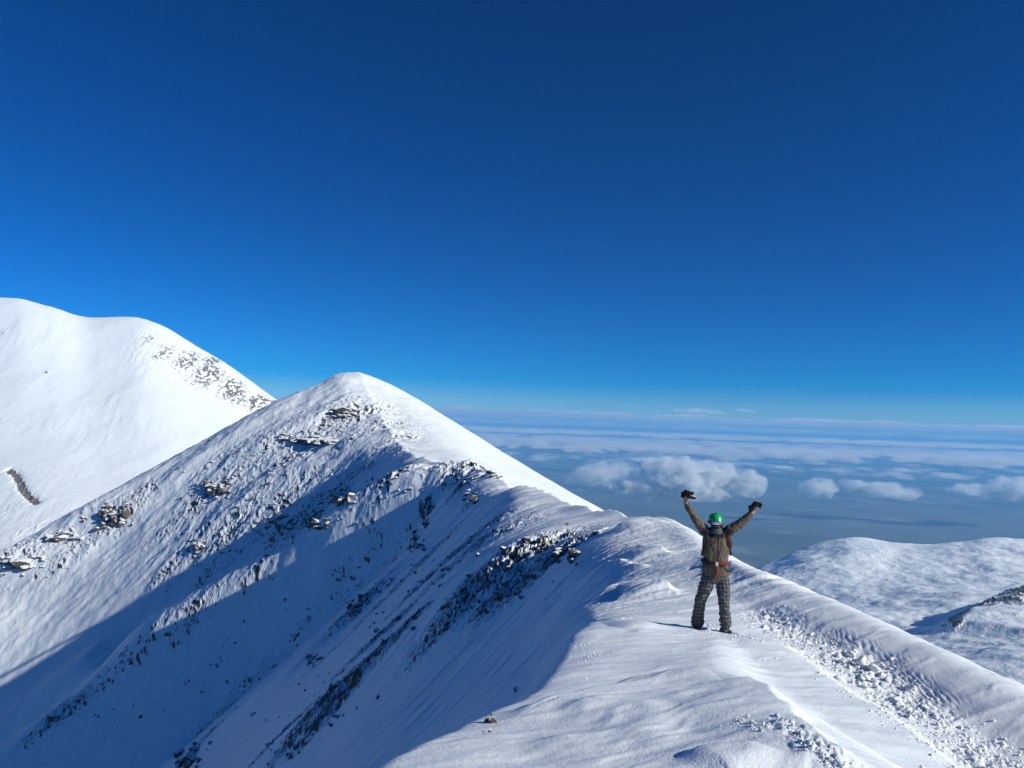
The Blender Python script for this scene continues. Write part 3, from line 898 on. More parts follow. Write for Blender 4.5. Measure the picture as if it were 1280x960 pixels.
at = jacket.data.attributes.new('dark', 'FLOAT', 'POINT'); at.data.foreach_set('value', dkv.astype(np.float32))

# --- trousers
tr = Shape()
tr.rings([ring(Q(u, v, 0.02), rx, ry, 36) for u, v, rx, ry in [(894.2, 708, .17, .12), (894.2, 715, .205, .140), (894, 721, .218, .146), (893.8, 725, .215, .142), (893.6, 728, .16, .11)]])
legL = [Q(886, 720), Q(881, 737, -.02 + dL * .25), Q(876, 749, -.04 + dL * .5), Q(873, 766, -.0 + dL * .8), Q(871.6, 779, .02 + dL), (footL[0] - .005, footL[1] + .02, footL[2] + .02)]
legR = [Q(902.5, 720), Q(904, 737, -.02 + dR * .25), Q(904.5, 748, -.04 + dR * .5), Q(906, 766, -.0 + dR * .8), Q(907.6, 782, .02 + dR), (footR[0], footR[1] + .02, footR[2] + .02)]
tr.tube(legL, [.110, .112, .096, .094, .108, .116], n=22)
tr.tube(legR, [.110, .112, .096, .092, .098, .106], n=22)
def tw(co):
    x, z = co[:, 0], co[:, 2]
    low = sstep(Q(890, 745)[2], Q(890, 785)[2], z)
    return fbm(x / 0.10, z / 0.045, 3, 211) * (0.010 + 0.016 * sstep(0, 1, low)) + fbm((x + z) / .06, (x - z) / .2, 2, 213) * 0.014
trousers, tcv = fuse('trousers', tr, plaid.m, voxel=0.009, smooth=2, wrinkle=tw, parent=person)
midx = np.interp(tcv[:, 2], [Q(894, 790)[2], Q(893, 728)[2]], [Q(889, 790)[0], Q(893, 728)[0]])
isL = tcv[:, 0] < midx
def axis_at(leg, z):
    zs_ = np.array([p[2] for p in leg])[::-1]
    return np.interp(z, zs_, np.array([p[0] for p in leg])[::-1]), np.interp(z, zs_, np.array([p[1] for p in leg])[::-1])
axL, ayL = axis_at(legL, tcv[:, 2]); axR, ayR = axis_at(legR, tcv[:, 2])
axx, ayy = np.where(isL, axL, axR), np.where(isL, ayL, ayR)
ang = np.arctan2(tcv[:, 0] - axx, -(tcv[:, 1] - ayy))
at = trousers.data.attributes.new('around', 'FLOAT', 'POINT'); at.data.foreach_set('value', (ang * 0.105 + 5 + fbm(tcv[:, 2] / .12, ang, 3, 251) * .006).astype(np.float32))
at = trousers.data.attributes.new('along', 'FLOAT', 'POINT'); at.data.foreach_set('value', (tcv[:, 2] + 50 + fbm(tcv[:, 0] / .09, tcv[:, 2] / .12, 3, 253) * .007).astype(np.float32))

# --- boots
for ft, tw_, in ((footL, -0.25), (footR, 0.35)):
    bt = Shape()
    dirv = np.array([math.sin(tw_), -math.cos(tw_), 0])
    sd = np.array([dirv[1], -dirv[0], 0])
    c0 = np.array(ft) + np.array([0, .05, -.045])
    prof = [(-.11, .045, .05), (-.07, .055, .07), (0.0, .055, .075), (.08, .052, .055), (.15, .054, .045), (.20, .042, .035), (.225, .022, .022)]
    bt.rings([[c0 + dirv * a + sd * w * math.cos(q) + np.array([0, 0, h * (1 + math.sin(q)) - .012]) for q in np.linspace(0, 2 * np.pi, 19)[:-1]] for a, w, h in prof])
    bt.tube([c0 + np.array([0, 0, .05]), c0 + np.array([0, 0, .2])], [.062, .06])
    fuse('boot', bt, boot_m, voxel=0.008, smooth=2, parent=person)

# --- helmet, goggles, neck warmer, hair
hs = Shape()
hc = np.array(Q(894.4, 650.2, 0.0))
rs = []
for i in range(0, 15):
    a = math.radians(-14 + i * 7.4)
    rs.append([(hc[0] + .118 * math.cos(a) * math.cos(q), hc[1] + (.138 if math.sin(q) > 0 else .132) * math.cos(a) * math.sin(q), hc[2] - 0.004 + .126 * math.sin(a) + (0.020 * max(0, -math.sin(q)) - 0.03 * max(0, math.sin(q)) if i == 0 else 0)) for q in np.linspace(0, 2 * np.pi, 41)[:-1]])
hs.rings(rs)
helmet = mesh_obj('helmet', hs.v, hs.f, green_m, person)
rim_s = Shape()
rim_s.rings([[(hc[0] + k * .1165 * math.cos(q), hc[1] + k * .134 * math.sin(q), hc[2] + dz + 0.016 * max(0, -math.sin(q)) - 0.03 * max(0, math.sin(q))) for q in np.linspace(0, 2 * np.pi, 41)[:-1]] for k, dz in ((.93, -.046), (1.0, -.046), (1.03, -.036), (1.0, -.028), (.93, -.028))])
mesh_obj('rim', rim_s.v, rim_s.f, rubber_m, helmet)
for k in (-0.045, 0.0, 0.045):
    vsh = Shape(); vsh.tube([(hc[0] + k, hc[1] - .085 + abs(k) * .3, hc[2] + .088 - abs(k) * .25), (hc[0] + k * .8, hc[1] - .03, hc[2] + .121 - abs(k) * .25)], [(.009, .004), (.009, .004)], n=10)
    mesh_obj('vent', vsh.v, vsh.f, rubber_m, helmet)
gs = Shape()
gc = np.array(Q(894.3, 652.6, 0.0))
def arc(r, z, a0=-1.05, a1=1.05, n=15): return [(gc[0] + r * .92 * math.sin(a), gc[1] - r * 1.05 * math.cos(a) , gc[2] + z) for a in np.linspace(a0, a1, n)]
gs.tube(arc(.116, 0), [(.018, .044)] * 15, n=14)
goggles = mesh_obj('goggles', gs.v, gs.f, rubber_m, person)
ls = Shape(); ls.tube(arc(.131, 0.002, -.85, .85, 13), [(.006, .012)] + [(.007, .031)] * 11 + [(.006, .012)], n=14)
mesh_obj('lens', ls.v, ls.f, lens_m, goggles)
st = Shape(); st.tube([(gc[0] + .116 * math.sin(a), gc[1] - .128 * math.cos(a), gc[2] + .004) for a in np.linspace(1.0, 2 * np.pi - 1.0, 21)], [(.005, .019)] * 21, n=10)
mesh_obj('strap', st.v, st.f, black_m, goggles)
nk = Shape(); nk.rings([ring(np.array(Q(894.7, v, -.01)), rx, ry, 28, 2) for v, rx, ry in ((667, .112, .118), (663.5, .108, .118), (661, .096, .108), (659.3, .078, .098))])
fuse('neck_warmer', nk, grey_m, voxel=0.008, smooth=1, wrinkle=lambda c: fbm(c[:, 0] / .05, c[:, 2] / .016, 3, 221) * .012, parent=person)
bd = Shape(); bd.ball(headc + np.array([0, -.038, -.070]), (.066, .070, .048))
fuse('beard', bd, hair_m, voxel=0.007, smooth=1, wrinkle=lambda c: fbm(c[:, 0] / .012, c[:, 2] / .02, 3, 223) * .008, parent=person)
hr = Shape(); hr.tube([headc + np.array([.07, .05, -.03]), headc + np.array([.105, .03, -.065]), headc + np.array([.115, .01, -.11])], [.035, .032, .018])
fuse('hair', hr, hair_m, voxel=0.007, smooth=1, wrinkle=lambda c: fbm(c[:, 0] / .012, c[:, 2] / .03, 3, 225) * .010, parent=person)

# --- backpack: bag on the back, straps over the chest, belt with buckle
def empty(name, loc):
    e = bpy.data.objects.new(name, None); e.location = loc; e.empty_display_size = .1; col.objects.link(e); return e
def child(name, shape, mat, root, wr=None, vox=0.007):
    o, _ = fuse(name, shape, mat, voxel=vox, smooth=2, wrinkle=wr)
    o.data.transform(Matrix.Translation(-root.location)); o.parent = root
    return o
def front(u, v, off=0.012):
    """point on the jacket's front under a photo pixel"""
    vs_ = [t[1] for t in TOR][::-1]
    rx = np.interp(v, vs_, [t[2] for t in TOR][::-1]); ry = np.interp(v, vs_, [t[3] for t in TOR][::-1])
    c = Q(np.interp(v, vs_, [t[0] for t in TOR][::-1]), v, .02); p = Q(u, v)
    k = min(.985, abs(p[0] - c[0]) / rx)
    return np.array([p[0], c[1] - (ry) * (1 - k ** 2.3) ** (1 / 2.3) - off, p[2]])
pack = empty('backpack', Vector(Q(895, 700, .2)))
tag(pack, 'dark backpack with red side straps and buckled hip belt worn by the snowboarder', 'backpack')
pk = Shape(); pk.rings([ring(np.array(Q(895, v, .02)) + np.array([0, .24, 0]), rx, ry, 28, 3.2) for v, rx, ry in ((704, .10, .06), (702, .125, .085), (690, .14, .105), (674, .135, .10), (667, .11, .08), (665, .08, .05))])
child('bag', pk, black_m, pack, lambda c: fbm(c[:, 0] / .08, c[:, 2] / .06, 3, 231) * .014, .010)
for pts in ([(881, 662), (882.5, 667), (883, 674), (881, 682), (878.5, 688)], [(907.5, 662), (907.5, 667), (907.5, 674), (909, 681), (911, 688)]):
    sp = Shape(); sp.tube([np.array(Q(pts[0][0], 660.5, .1))] + [front(u, v, .012) for u, v in pts] + [np.array(Q(pts[-1][0] + (3 if pts[-1][0] > 895 else -1), 694, .1))], [(.030, .008)] * 7, n=12, up=(0, 1, 0))
    child('shoulder_strap', sp, black_m, pack)
sp = Shape(); sp.tube([front(910.5, 669, .026), front(910.5, 676, .024), front(911.5, 683, .02), front(911.8, 689, .016)], [(.036, .010), (.040, .012), (.034, .012), (.018, .010)], n=12, up=(0, 1, 0))
child('side_strap', sp, red_m, pack)
sp = Shape(); sp.tube([front(878.3, 672, .018), front(878, 680, .016), front(877.6, 687, .014)], [(.012, .008)] * 3, n=12, up=(0, 1, 0))
child('side_strap', sp, red_m, pack)
sp = Shape(); sp.tube([np.array(Q(912.8, 702.5, .1)), front(911, 703.2, .02), front(906, 703.6, .016), front(900, 703.4, .014), front(894.5, 702.8, .014)], [(.010, .026)] * 5, n=12)
child('hip_belt', sp, red_m, pack)
sp = Shape(); sp.tube([np.array(Q(876.5, 700, .1)), front(878.5, 701, .022), front(882, 701.8, .022), front(888, 702.4, .016), front(891.5, 702.7, .014)], [(.012, .042), (.014, .046), (.014, .040), (.010, .024), (.009, .018)], n=12)
child('hip_belt', sp, black_m, pack)
sp = Shape(); sp.tube([front(892.7, 700.4, .024), front(892.7, 705.4, .024)], [(.026, .012), (.026, .012)], n=12, up=(0, 1, 0))
child('buckle', sp, steel_m, pack, vox=.005)
sp = Shape(); sp.tube([front(893.3, 705.5, .02), front(893.6, 711, .02), front(893.9, 717, .024), np.array(Q(894, 722, -.155)), np.array(Q(893.8, 727, -.15))], [(.022, .006), (.026, .006), (.026, .006), (.024, .006), (.014, .005)], n=12, up=(0, 1, 0))
child('loose_strap', sp, orange_m, pack)
sp = Shape(); sp.tube([front(900, 705, .02), front(904, 708.5, .02), front(908.5, 712, .022), np.array(Q(912, 714, -.10)), np.array(Q(914.6, 715, -.10))], [(.013, .006)] * 5, n=12, up=(0, 1, 0))
child('loose_strap', sp, black_m, pack)

# --- the gloves he has pulled off, one in each fist
glove_m = simple('glove_leather', (0.006, 0.006, 0.007), 0.8, 0.12, bump=(70, 0.003))
def glove(pts_body, fingers, label):
    gsh = Shape()
    gsh.tube([Q(*p[:3]) for p in pts_body], [p[3] for p in pts_body], n=14)
    for fpts, r in fingers:
        gsh.tube([Q(*p) for p in fpts], [r, r * 1.05, r * .95, r * .7][:len(fpts)], n=10)
    o, _ = fuse('glove', gsh, glove_m, voxel=0.006, smooth=2, wrinkle=lambda c: fbm(c[:, 0] / .03, c[:, 2] / .03, 3, 241) * .010)
    tag(o, label, 'glove', 'gloves held up in the fists')
glove([(852.8, 621.5, -.09, .030), (854.2, 617.8, -.10, .046), (857.6, 615.8, -.10, .050), (861.5, 617.4, -.10, .044)],
      [([(860, 616.3, -.10), (863, 615.6, -.10), (866.3, 616.3, -.10), (868, 616.5, -.10)], .017),
       ([(860, 618.5, -.09), (863, 617.4, -.12), (866.5, 618.2, -.12)], .016),
       ([(860, 619, -.10), (864, 621.2, -.10), (868, 622.8, -.10), (870.6, 623.6, -.10)], .016),
       ([(859, 619.8, -.12), (863, 622.4, -.12), (867.4, 623.6, -.12)], .015),
       ([(857, 619, -.13), (859.5, 622, -.13), (861.5, 622.6, -.13)], .014)],
      'empty black glove dangling its fingers from the fist above the bent arm')
glove([(940.5, 633.5, -.11, .036), (944, 629.2, -.11, .040), (948, 630.0, -.10, .038), (951.6, 632.4, -.10, .036)],
      [([(942, 632.5, -.12), (938.5, 632.6, -.12), (935.4, 633.8, -.12)], .017),
       ([(942, 634, -.12), (938.5, 634.6, -.12), (936, 635.4, -.12)], .015),
       ([(941.5, 635.5, -.12), (938, 636.6, -.12), (935.4, 637.6, -.12)], .016),
       ([(941.5, 637, -.10), (939, 638.6, -.10), (937.4, 639.8, -.10)], .014),
       ([(949, 632, -.10), (950.5, 634.4, -.10), (951.5, 634.8, -.10)], .016)],
      'crumpled black glove gripped in the fist of the straight outstretched arm')
# ------------------------------------------------------------------ rocks and broken snow
def rock_mat():
    t = NT('rock_with_snow')
    geo = t.n('NewGeometry')
    tc = t.n('TexCoord').outputs['Object']
    sep = t.n('SeparateXYZ'); t.l(geo.outputs['Normal'], sep.inputs[0])
    n1 = t.noise(tc, 2.2, 5, 0.65); n2 = t.noise(tc, 7.0, 5, 0.65)
    rock = t.mix(t.ramp(n1, 0.35, 0.65), (0.055, 0.047, 0.041), (0.15, 0.118, 0.09))
    rock = t.mix(t.ramp(n2, 0.55, 0.75), rock, (0.19, 0.158, 0.128))
    k = t.math('ADD', sep.outputs[2], t.math('MULTIPLY', t.math('SUBTRACT', n2, 0.5), 1.5))
    t.l(t.mix(t.ramp(k, 0.55, 0.72), rock, (0.85, 0.87, 0.9)), t.b.inputs['Base Color'])
    t.b.inputs['Roughness'].default_value = 0.85; t.b.inputs['Specular IOR Level'].default_value = 0.2
    t.l(t.bump(t.math('ADD', n1, t.math('MULTIPLY', n2, .5)), 0.9, 0.12), t.b.inputs['Normal'])
    return t.m
rock_m = rock_mat()
_ico = {}
def ico(sub):
    if sub not in _ico:
        bm = bmesh.new(); bmesh.ops.create_icosphere(bm, subdivisions=sub, radius=1)
        _ico[sub] = (np.array([v.co[:] for v in bm.verts]), [tuple(v.index for v in f.verts) for f in bm.faces]); bm.free()
    return _ico[sub]
def stone(seed, sub=4, flat=(1, 1, 1), cuts=11, rough=0.16):
    r = np.random.default_rng(seed)
    v, f = ico(sub); v = v.copy()
    for _ in range(cuts):                                     # broken faces
        n = r.normal(size=3); n /= np.linalg.norm(n); d = r.uniform(0.45, 0.82)
        h = v @ n - d
        v -= np.where(h > 0, h, 0)[:, None] * n * 0.93
    o = r.uniform(0, 50, 3)
    rad = np.linalg.norm(v, axis=1, keepdims=True)
    k = fbm(v[:, 0] * 2 + o[0], v[:, 2] * 3.4 + v[:, 1] * 1.3 + o[1], 4, seed % 97) + 0.5 * np.abs(fbm(v[:, 1] * 4 + o[2], v[:, 2] * 9, 3, seed % 89))
    v = v * (1 + rough * k[:, None])
    return v * np.array(flat), f
def stone_mesh(name, seed, sub, flat, **kw):
    v, f = stone(seed, sub, flat, **kw)
    me = bpy.data.meshes.new(name); me.from_pydata(v.tolist(), [], f); me.materials.append(rock_m); me.update()
    return me

def outcrop(u, v, w, h, label, n=9, seed=1, lift=0.0, tilt=0.0):
    """broken blocks frozen together into one craggy mass about w x h photo pixels large, bedded in the slope"""
    p = R.hit(u, v)
    if p is None: return
    r = np.random.default_rng(seed)
    m = p[1] / F
    sh = Shape(); pts = []
    for i in range(n * 2):
        a, c = r.uniform(-0.5, 0.5), r.uniform(-0.5, 0.5)
        s = r.uniform(0.13, 0.28) * (1.25 - abs(a) - abs(c))
        q = R.hit(u + a * w, v - (c + tilt * a) * h)
        if q is None or abs(q[1] - p[1]) > 0.25 * p[1]: continue
        vv, ff = stone(seed * 50 + i, 3, (w * m * s * r.uniform(.7, 1.2), w * m * s * r.uniform(.6, 1.0), min(w, h) * m * s * r.uniform(.9, 1.5)), cuts=13, rough=.28)
        q = q + np.array([0, 0, h * m * s * (lift - .15)])
        pts.append(q - p); sh.add(vv + q - p, ff)
    if not pts: return
    c0 = np.mean(pts, 0) - np.array([0, 0, .03 * h * m])
    dz = np.array([0, 0, .13 * min(w, h) * m])
    for q in pts:                                             # bedding under the snow that joins the blocks
        sh.tube([c0 - dz, (c0 + q) / 2 - dz * 1.2, q - dz * .7], min(w, h) * m * .06, n=8)
    o, _ = fuse('rock_outcrop', sh, rock_m, voxel=max(w, h) * m / 46, smooth=0)
    o.data.polygons.foreach_set('use_smooth', np.zeros(len(o.data.polygons), bool))
    o.location = p
    tag(o, label, 'rock', 'rock outcrops of the ridge')

outcrop(615, 593, 26, 11, 'single dark boulder half buried on the crest knob between summit and snowboarder', 4, 3, .6)
outcrop(588, 622, 26, 16, 'dark shaded outcrop just below the boulder on the crest knob', 7, 5, .3)
outcrop(535, 640, 20, 40, 'steep dark rock wall in shadow below the crest knob', 12, 7, .2)
outcrop(520, 678, 22, 26, 'foot of the dark rock wall where it meets smooth shaded snow', 9, 8, .2)
outcrop(146, 645, 38, 32, 'brown layered outcrop alone on the sunlit snow of the far flank', 13, 11, .2)
outcrop(392, 551, 56, 11, 'long snow dusted rock band across the upper face under the summit', 16, 13, .3)
outcrop(428, 516, 34, 14, 'small rock steps directly under the summit cap', 12, 14, .25)
outcrop(356, 548, 24, 10, 'low rock ledge at the sunlit end of the upper rock band', 8, 15, .25)
outcrop(272, 612, 30, 24, 'ragged rocks on the sunlit face above the long shadow edge', 12, 16, .2)
outcrop(246, 684, 22, 18, 'lit rock nose standing right on the edge of the long shadow', 9, 17, .25)
outcrop(445, 756, 22, 26, 'dark outcrop in the middle of the shaded face', 10, 19, .25)
outcrop(232, 944, 34, 30, 'dark outcrop at the bottom of the shaded face', 12, 21, .25)
outcrop(706, 694, 34, 26, 'angular rocks at the upper end of the stony band on the near slope', 12, 23, .3)
outcrop(640, 740, 26, 10, 'flat dark slabs low in the stony band on the near slope', 7, 24, .3)
outcrop(392, 826, 20, 18, 'dark rocks in the shade above the smooth snow gully', 8, 25, .25)
outcrop(396, 655, 30, 18, 'snow plastered rocks in the middle of the sunlit rib', 11, 26, .25)
outcrop(650, 868, 30, 16, 'small dark stone peeking from under a snow lip at the drift edge', 4, 27, .4)
outcrop(604, 904, 28, 26, 'brownish stone on the rim of the nearest drift, lowest along its edge', 5, 28, .25)
outcrop(28, 703, 56, 15, 'dark rocks lining the skyline low on the left shoulder at the picture edge', 20, 29, .0)
outcrop(76, 671, 40, 12, 'dark rocks on the skyline between the brown outcrop and the picture edge', 14, 30, .0)
outcrop(430, 620, 34, 18, 'snowy rocks inside the long shadow below the upper rock band', 11, 31, .2)
outcrop(350, 655, 34, 20, 'dark rocks inside the long shadow near the sunlit rock nose', 11, 32, .2)

# single stones strewn over the shaded slope and the rocky face
meshes = [stone_mesh('rock', 300 + i, 3, (1.0, rng.uniform(.7, 1.2), rng.uniform(.5, .8)), cuts=12, rough=.25) for i in range(10)]
zones = [('near slope', [(640, 690, 90, 45), (560, 720, 70, 40), (690, 690, 40, 30), (480, 780, 50, 45), (600, 740, 50, 25)], 110, (1.4, 6.5), 'snow flecked dark rock in the stony band crossing the shaded near slope', 'rocks of the stony band'),
         ('face', [(390, 640, 90, 50), (450, 620, 60, 40), (320, 640, 60, 40), (500, 610, 50, 30)], 60, (1.2, 4.5), 'snow covered rock in the broken middle of the mountain face', 'rocks of the mountain face'),
         ('low', [(440, 850, 40, 50), (360, 920, 60, 40), (300, 900, 60, 50), (400, 870, 40, 40)], 45, (1.6, 6.0), 'dark rock in the shade low on the slope', 'rocks low on the shaded slope'),
         ('smooth', [(300, 815, 60, 30), (230, 860, 50, 30), (370, 770, 60, 30), (440, 730, 50, 30), (160, 900, 60, 30)], 60, (1.0, 3.6), 'small dark stone on the smooth shaded slope beneath the sunlit rib', 'stones of the smooth shaded slope'),
         ('upper', [(400, 530, 60, 25), (300, 565, 60, 25), (250, 610, 50, 30)], 35, (1.2, 4.0), 'small rock on the sunlit upper face below the summit', 'rocks on the sunlit upper face'),
         ('left edge', [(60, 690, 60, 30), (15, 705, 25, 20), (110, 660, 40, 25)], 30, (1.2, 4.2), 'rock along the left shoulder of the summit slope', 'rocks on the left shoulder')]
for zname, spots, count, (smin, smax), label, group in zones:
    made = 0
    while made < count:
        u0, v0, du, dv = spots[rng.integers(len(spots))]
        u, v = u0 + rng.normal() * du * .5, v0 + rng.normal() * dv * .5
        p = R.hit(u, v)
        made += 1
        if p is None or p[1] < 30: continue
        o = bpy.data.objects.new('rock', meshes[rng.integers(len(meshes))])
        s = (smin + (smax - smin) * rng.random() ** 2.2) * p[1] / F
        o.scale = (s * rng.uniform(.8, 1.5), s * rng.uniform(.8, 1.3), s * rng.uniform(.6, 1.0))
        o.rotation_euler = (rng.normal() * .25, .45 + rng.normal() * .25, rng.uniform(-.7, .7))
        o.location = p + np.array([0, 0, -s * .12])
        col.objects.link(o)
        tag(o, label, 'rock', group)

# broken snow of the slide track
chunk_t = NT('broken_snow')
tcc = chunk_t.n('TexCoord').outputs['Object']
chunk_t.b.inputs['Base Color'].default_value = (0.87, 0.885, 0.905, 1)
chunk_t.b.inputs['Roughness'].default_value = 0.6
chunk_t.b.inputs['Specular IOR Level'].default_value = 0.25
chunk_t.l(chunk_t.bump(chunk_t.noise(tcc, 4, 4, .6), .5, .10), chunk_t.b.inputs['Normal'])
def lump(seed, sub=3):
    r = np.random.default_rng(seed)
    v, f = stone(seed, sub, (1, r.uniform(.7, 1.2), r.uniform(.55, .85)), cuts=7, rough=.30)
    return v, f
lumps = []
for i in range(12):
    v, f = lump(700 + i)
    me = bpy.data.meshes.new('snow_chunk'); me.from_pydata(v.tolist(), [], f); me.materials.append(chunk_t.m)
    me.polygons.foreach_set('use_smooth', np.ones(len(me.polygons), bool)); me.update(); lumps.append(me)
def lay(u, v, size, label, group):
    p = R.hit(u, v)
    if p is None: return
    o = bpy.data.objects.new('snow_chunk', lumps[rng.integers(len(lumps))])
    o.scale = tuple(size * k for k in rng.uniform(.75, 1.25, 3))
    o.rotation_euler = tuple(rng.normal(size=2) * .35) + (rng.uniform(0, 6.28),)
    o.location = p + np.array([0, 0, size * rng.uniform(.05, .35)])
    col.objects.link(o); tag(o, label, 'snow chunk', group)
TRAIL = [(952, 770, 10), (975, 782, 22), (1003, 803, 24), (1040, 822, 20), (1080, 838, 30), (1110, 865, 30), (1150, 895, 26), (1195, 925, 28), (1245, 955, 32), (1280, 985, 30)]
def trail_px(tr):
    i = rng.integers(len(tr) - 1); t = rng.random()
    a, b_ = tr[i], tr[i + 1]
    w = a[2] + (b_[2] - a[2]) * t
    return a[0] + (b_[0] - a[0]) * t + rng.normal() * w * .55, a[1] + (b_[1] - a[1]) * t + rng.normal() * w * .32
lay(1078, 834, .125, 'largest round white snow block in the rubble trail beside the rim', 'blocks of the slide track')
lay(1094, 838, .095, 'second white block right beside the largest one in the rubble trail', 'blocks of the slide track')
lay(1138, 862, .07, 'elongated snow roll lying alone on the grooved rim face', 'blocks of the slide track')
for _ in range(17):
    lay(1082 + rng.normal() * 20, 838 + rng.normal() * 11, rng.uniform(.035, .085), 'broken snow block in the thick heap midway down the rubble trail', 'blocks of the thick heap')
for _ in range(190):
    u, v = trail_px(TRAIL); lay(u, v, .010 + .055 * rng.random() ** 3, 'small broken snow lump in the rubble trail below the rim', 'snow lumps of the rubble trail')
for _ in range(40):
    u, v = trail_px([(972, 895, 5), (990, 912, 8), (1015, 935, 9), (1050, 962, 12), (1080, 985, 12)])
    lay(u, v, .010 + .022 * rng.random() ** 2, 'small snow crumb beside the lip of the front drift', 'snow crumbs at the drift lip')
for _ in range(34):
    lay(945 + rng.normal() * 20, 905 + rng.normal() * 5, .006 + .016 * rng.random() ** 2, 'small snow crumb scattered on top of the front drift', 'snow crumbs on the front drift')
# the finest crumbs: nobody could count them
V, Fc = [], []
small = [lump(900 + i, 1) for i in range(6)]
def crumbs(n, gen, smin, smax):
    for _ in range(n):
        u, v = gen(); p = R.hit(u, v, n=400)
        if p is None or p[1] > 20: continue
        s = smin + (smax - smin) * rng.random() ** 2.5
        vv, ff = small[rng.integers(6)]
        a = rng.uniform(0, 6.28); c, d = math.cos(a), math.sin(a)
        w = np.stack([vv[:, 0] * c - vv[:, 1] * d, vv[:, 0] * d + vv[:, 1] * c, vv[:, 2]], -1) * s + p + np.array([0, 0, s * .3])
        o = len(V); V.extend(w.tolist()); Fc.extend([tuple(k + o for k in t) for t in ff])
crumbs(1900, lambda: trail_px([(a, b_, w * 1.6) for a, b_, w in TRAIL]), .004, .024)
crumbs(160, lambda: trail_px([(985, 908, 8), (1015, 935, 12), (1060, 968, 16)]), .004, .013)
crumbs(170, lambda: (890 + rng.normal() * 18, 787 + rng.normal() * 4), .005, .022)
crumbs(60, lambda: (925 + rng.normal() * 14, 795 + rng.normal() * 5), .005, .022)
crumbs(120, lambda: (735 + rng.normal() * 18, 815 + rng.normal() * 14), .004, .012)
crumbs(120, lambda: (945 + rng.normal() * 26, 903 + rng.normal() * 8), .003, .008)
tag(mesh_obj('snow_rubble', V, Fc, chunk_t.m), kind='stuff')
# ------------------------------------------------------------------ air
def volume_material(name, color, density, aniso=0.2):
    m = bpy.data.materials.new(name)
    m.use_nodes = True
    nt = m.node_tree
    nt.nodes.clear()
    out = nt.nodes.new('ShaderNodeOutputMaterial')
    pv = nt.nodes.new('ShaderNodeVolumePrincipled')
    pv.inputs['Color'].default_value = (*color, 1)
    pv.inputs['Density'].default_value = density
    pv.inputs['Anisotropy'].default_value = aniso
    nt.links.new(pv.outputs[0], out.inputs['Volume'])
    return m, nt, pv

def box(name, lo_, hi_, mat):
    v = [(x, y, z) for x in (lo_[0], hi_[0]) for y in (lo_[1], hi_[1]) for z in (lo_[2], hi_[2])]
    f = [(0, 1, 3, 2), (4, 6, 7, 5), (0, 4, 5, 1), (2, 3, 7, 6), (0, 2, 6, 4), (1, 5, 7, 3)]
    return mesh_obj(name, v, f, mat, smooth=False)

hm, _, _ = volume_material('haze_air', (0.22, 0.58, 1.0), 5.5e-5, 0.0)
tag(box('haze', (-165000, -165000, PLAIN - 2), (165000, 165000, 348), hm), kind='stuff')

# clouds: soft volumes
def cumulus(lobes, dist_, label, dens=0.02, seed=0, thick=1.0, name='cumulus_cloud'):
    """lobes: photo pixel centre and half sizes of the puffs, at a distance"""
    m_ = dist_ / F
    c0 = P(*lobes[0][:2], dist_)
    sh = Shape()
    cs = []
    for k, (u, v, hw, hh) in enumerate(lobes):
        c = P(u, v, dist_) - c0
        c[1] += ((k * 37) % 11 / 11 - .5) * hw * m_ * .8
        r = (hw * m_, hw * m_ * 0.9 * thick, hh * m_)
        cs.append((c, r)); sh.ball(c, tuple(q * 1.08 for q in r), 10)
    mat = bpy.data.materials.new(name); mat.use_nodes = True
    t = NT.__new__(NT); t.m = mat; t.t = mat.node_tree; t.t.nodes.clear()
    out = t.n('OutputMaterial')
    tc = t.n('TexCoord').outputs['Object']
    field = None
    wn_ = t.n('TexNoise'); wn_.inputs['Scale'].default_value = 1 / (14 * m_); wn_.inputs['Detail'].default_value = 2
    t.l(tc, wn_.inputs['Vector'])
    for c, r in cs:
        a = t.n('VectorMath', operation='SUBTRACT'); t.l(tc, a.inputs[0]); a.inputs[1].default_value = tuple(c)
        d = t.n('VectorMath', operation='DIVIDE'); t.l(a.outputs[0], d.inputs[0]); d.inputs[1].default_value = r
        ln = t.n('VectorMath', operation='LENGTH'); t.l(d.outputs[0], ln.inputs[0])
        f = t.math('SUBTRACT', 1.0, ln.outputs['Value'])
        field = f if field is None else t.math('SMOOTH_MAX', field, f, 0.15)
    mp = t.n('Mapping'); mp.inputs['Location'].default_value = (seed * 917.0, seed * 311.0, 0); mp.inputs['Scale'].default_value = (1, 1, 1.5)
    t.l(tc, mp.inputs[0])
    nz = t.noise(mp.outputs[0], 1 / (16 * m_), 6, 0.62)
    k = t.math('ADD', t.math('MULTIPLY', field, 0.9), t.math('MULTIPLY', t.math('SUBTRACT', nz, 0.52), 2.4))
    k = t.ramp(k, 0.05, 0.75)
    k = t.math('MULTIPLY', k, t.ramp(field, 0.0, 0.12))
    pv = t.n('VolumePrincipled'); pv.inputs['Color'].default_value = (1, 1, 1, 1); pv.inputs['Anisotropy'].default_value = 0.1
    t.l(t.math('MULTIPLY', k, dens), pv.inputs['Density'])
    t.l(pv.outputs[0], out.inputs['Volume'])
    o, _ = fuse(name, sh, mat, voxel=max(hw for _, _, hw, _ in lobes) * m_ / 9, smooth=2)
    o.location = c0
    bb = np.array([q[:] for q in o.bound_box]); size = bb.max(0) - bb.min(0)
    mat.cycles.volume_step_rate = float(3.2 * m_ / (size.mean() / 10))
    return tag(o, label, 'cloud', 'low clouds over the plain')

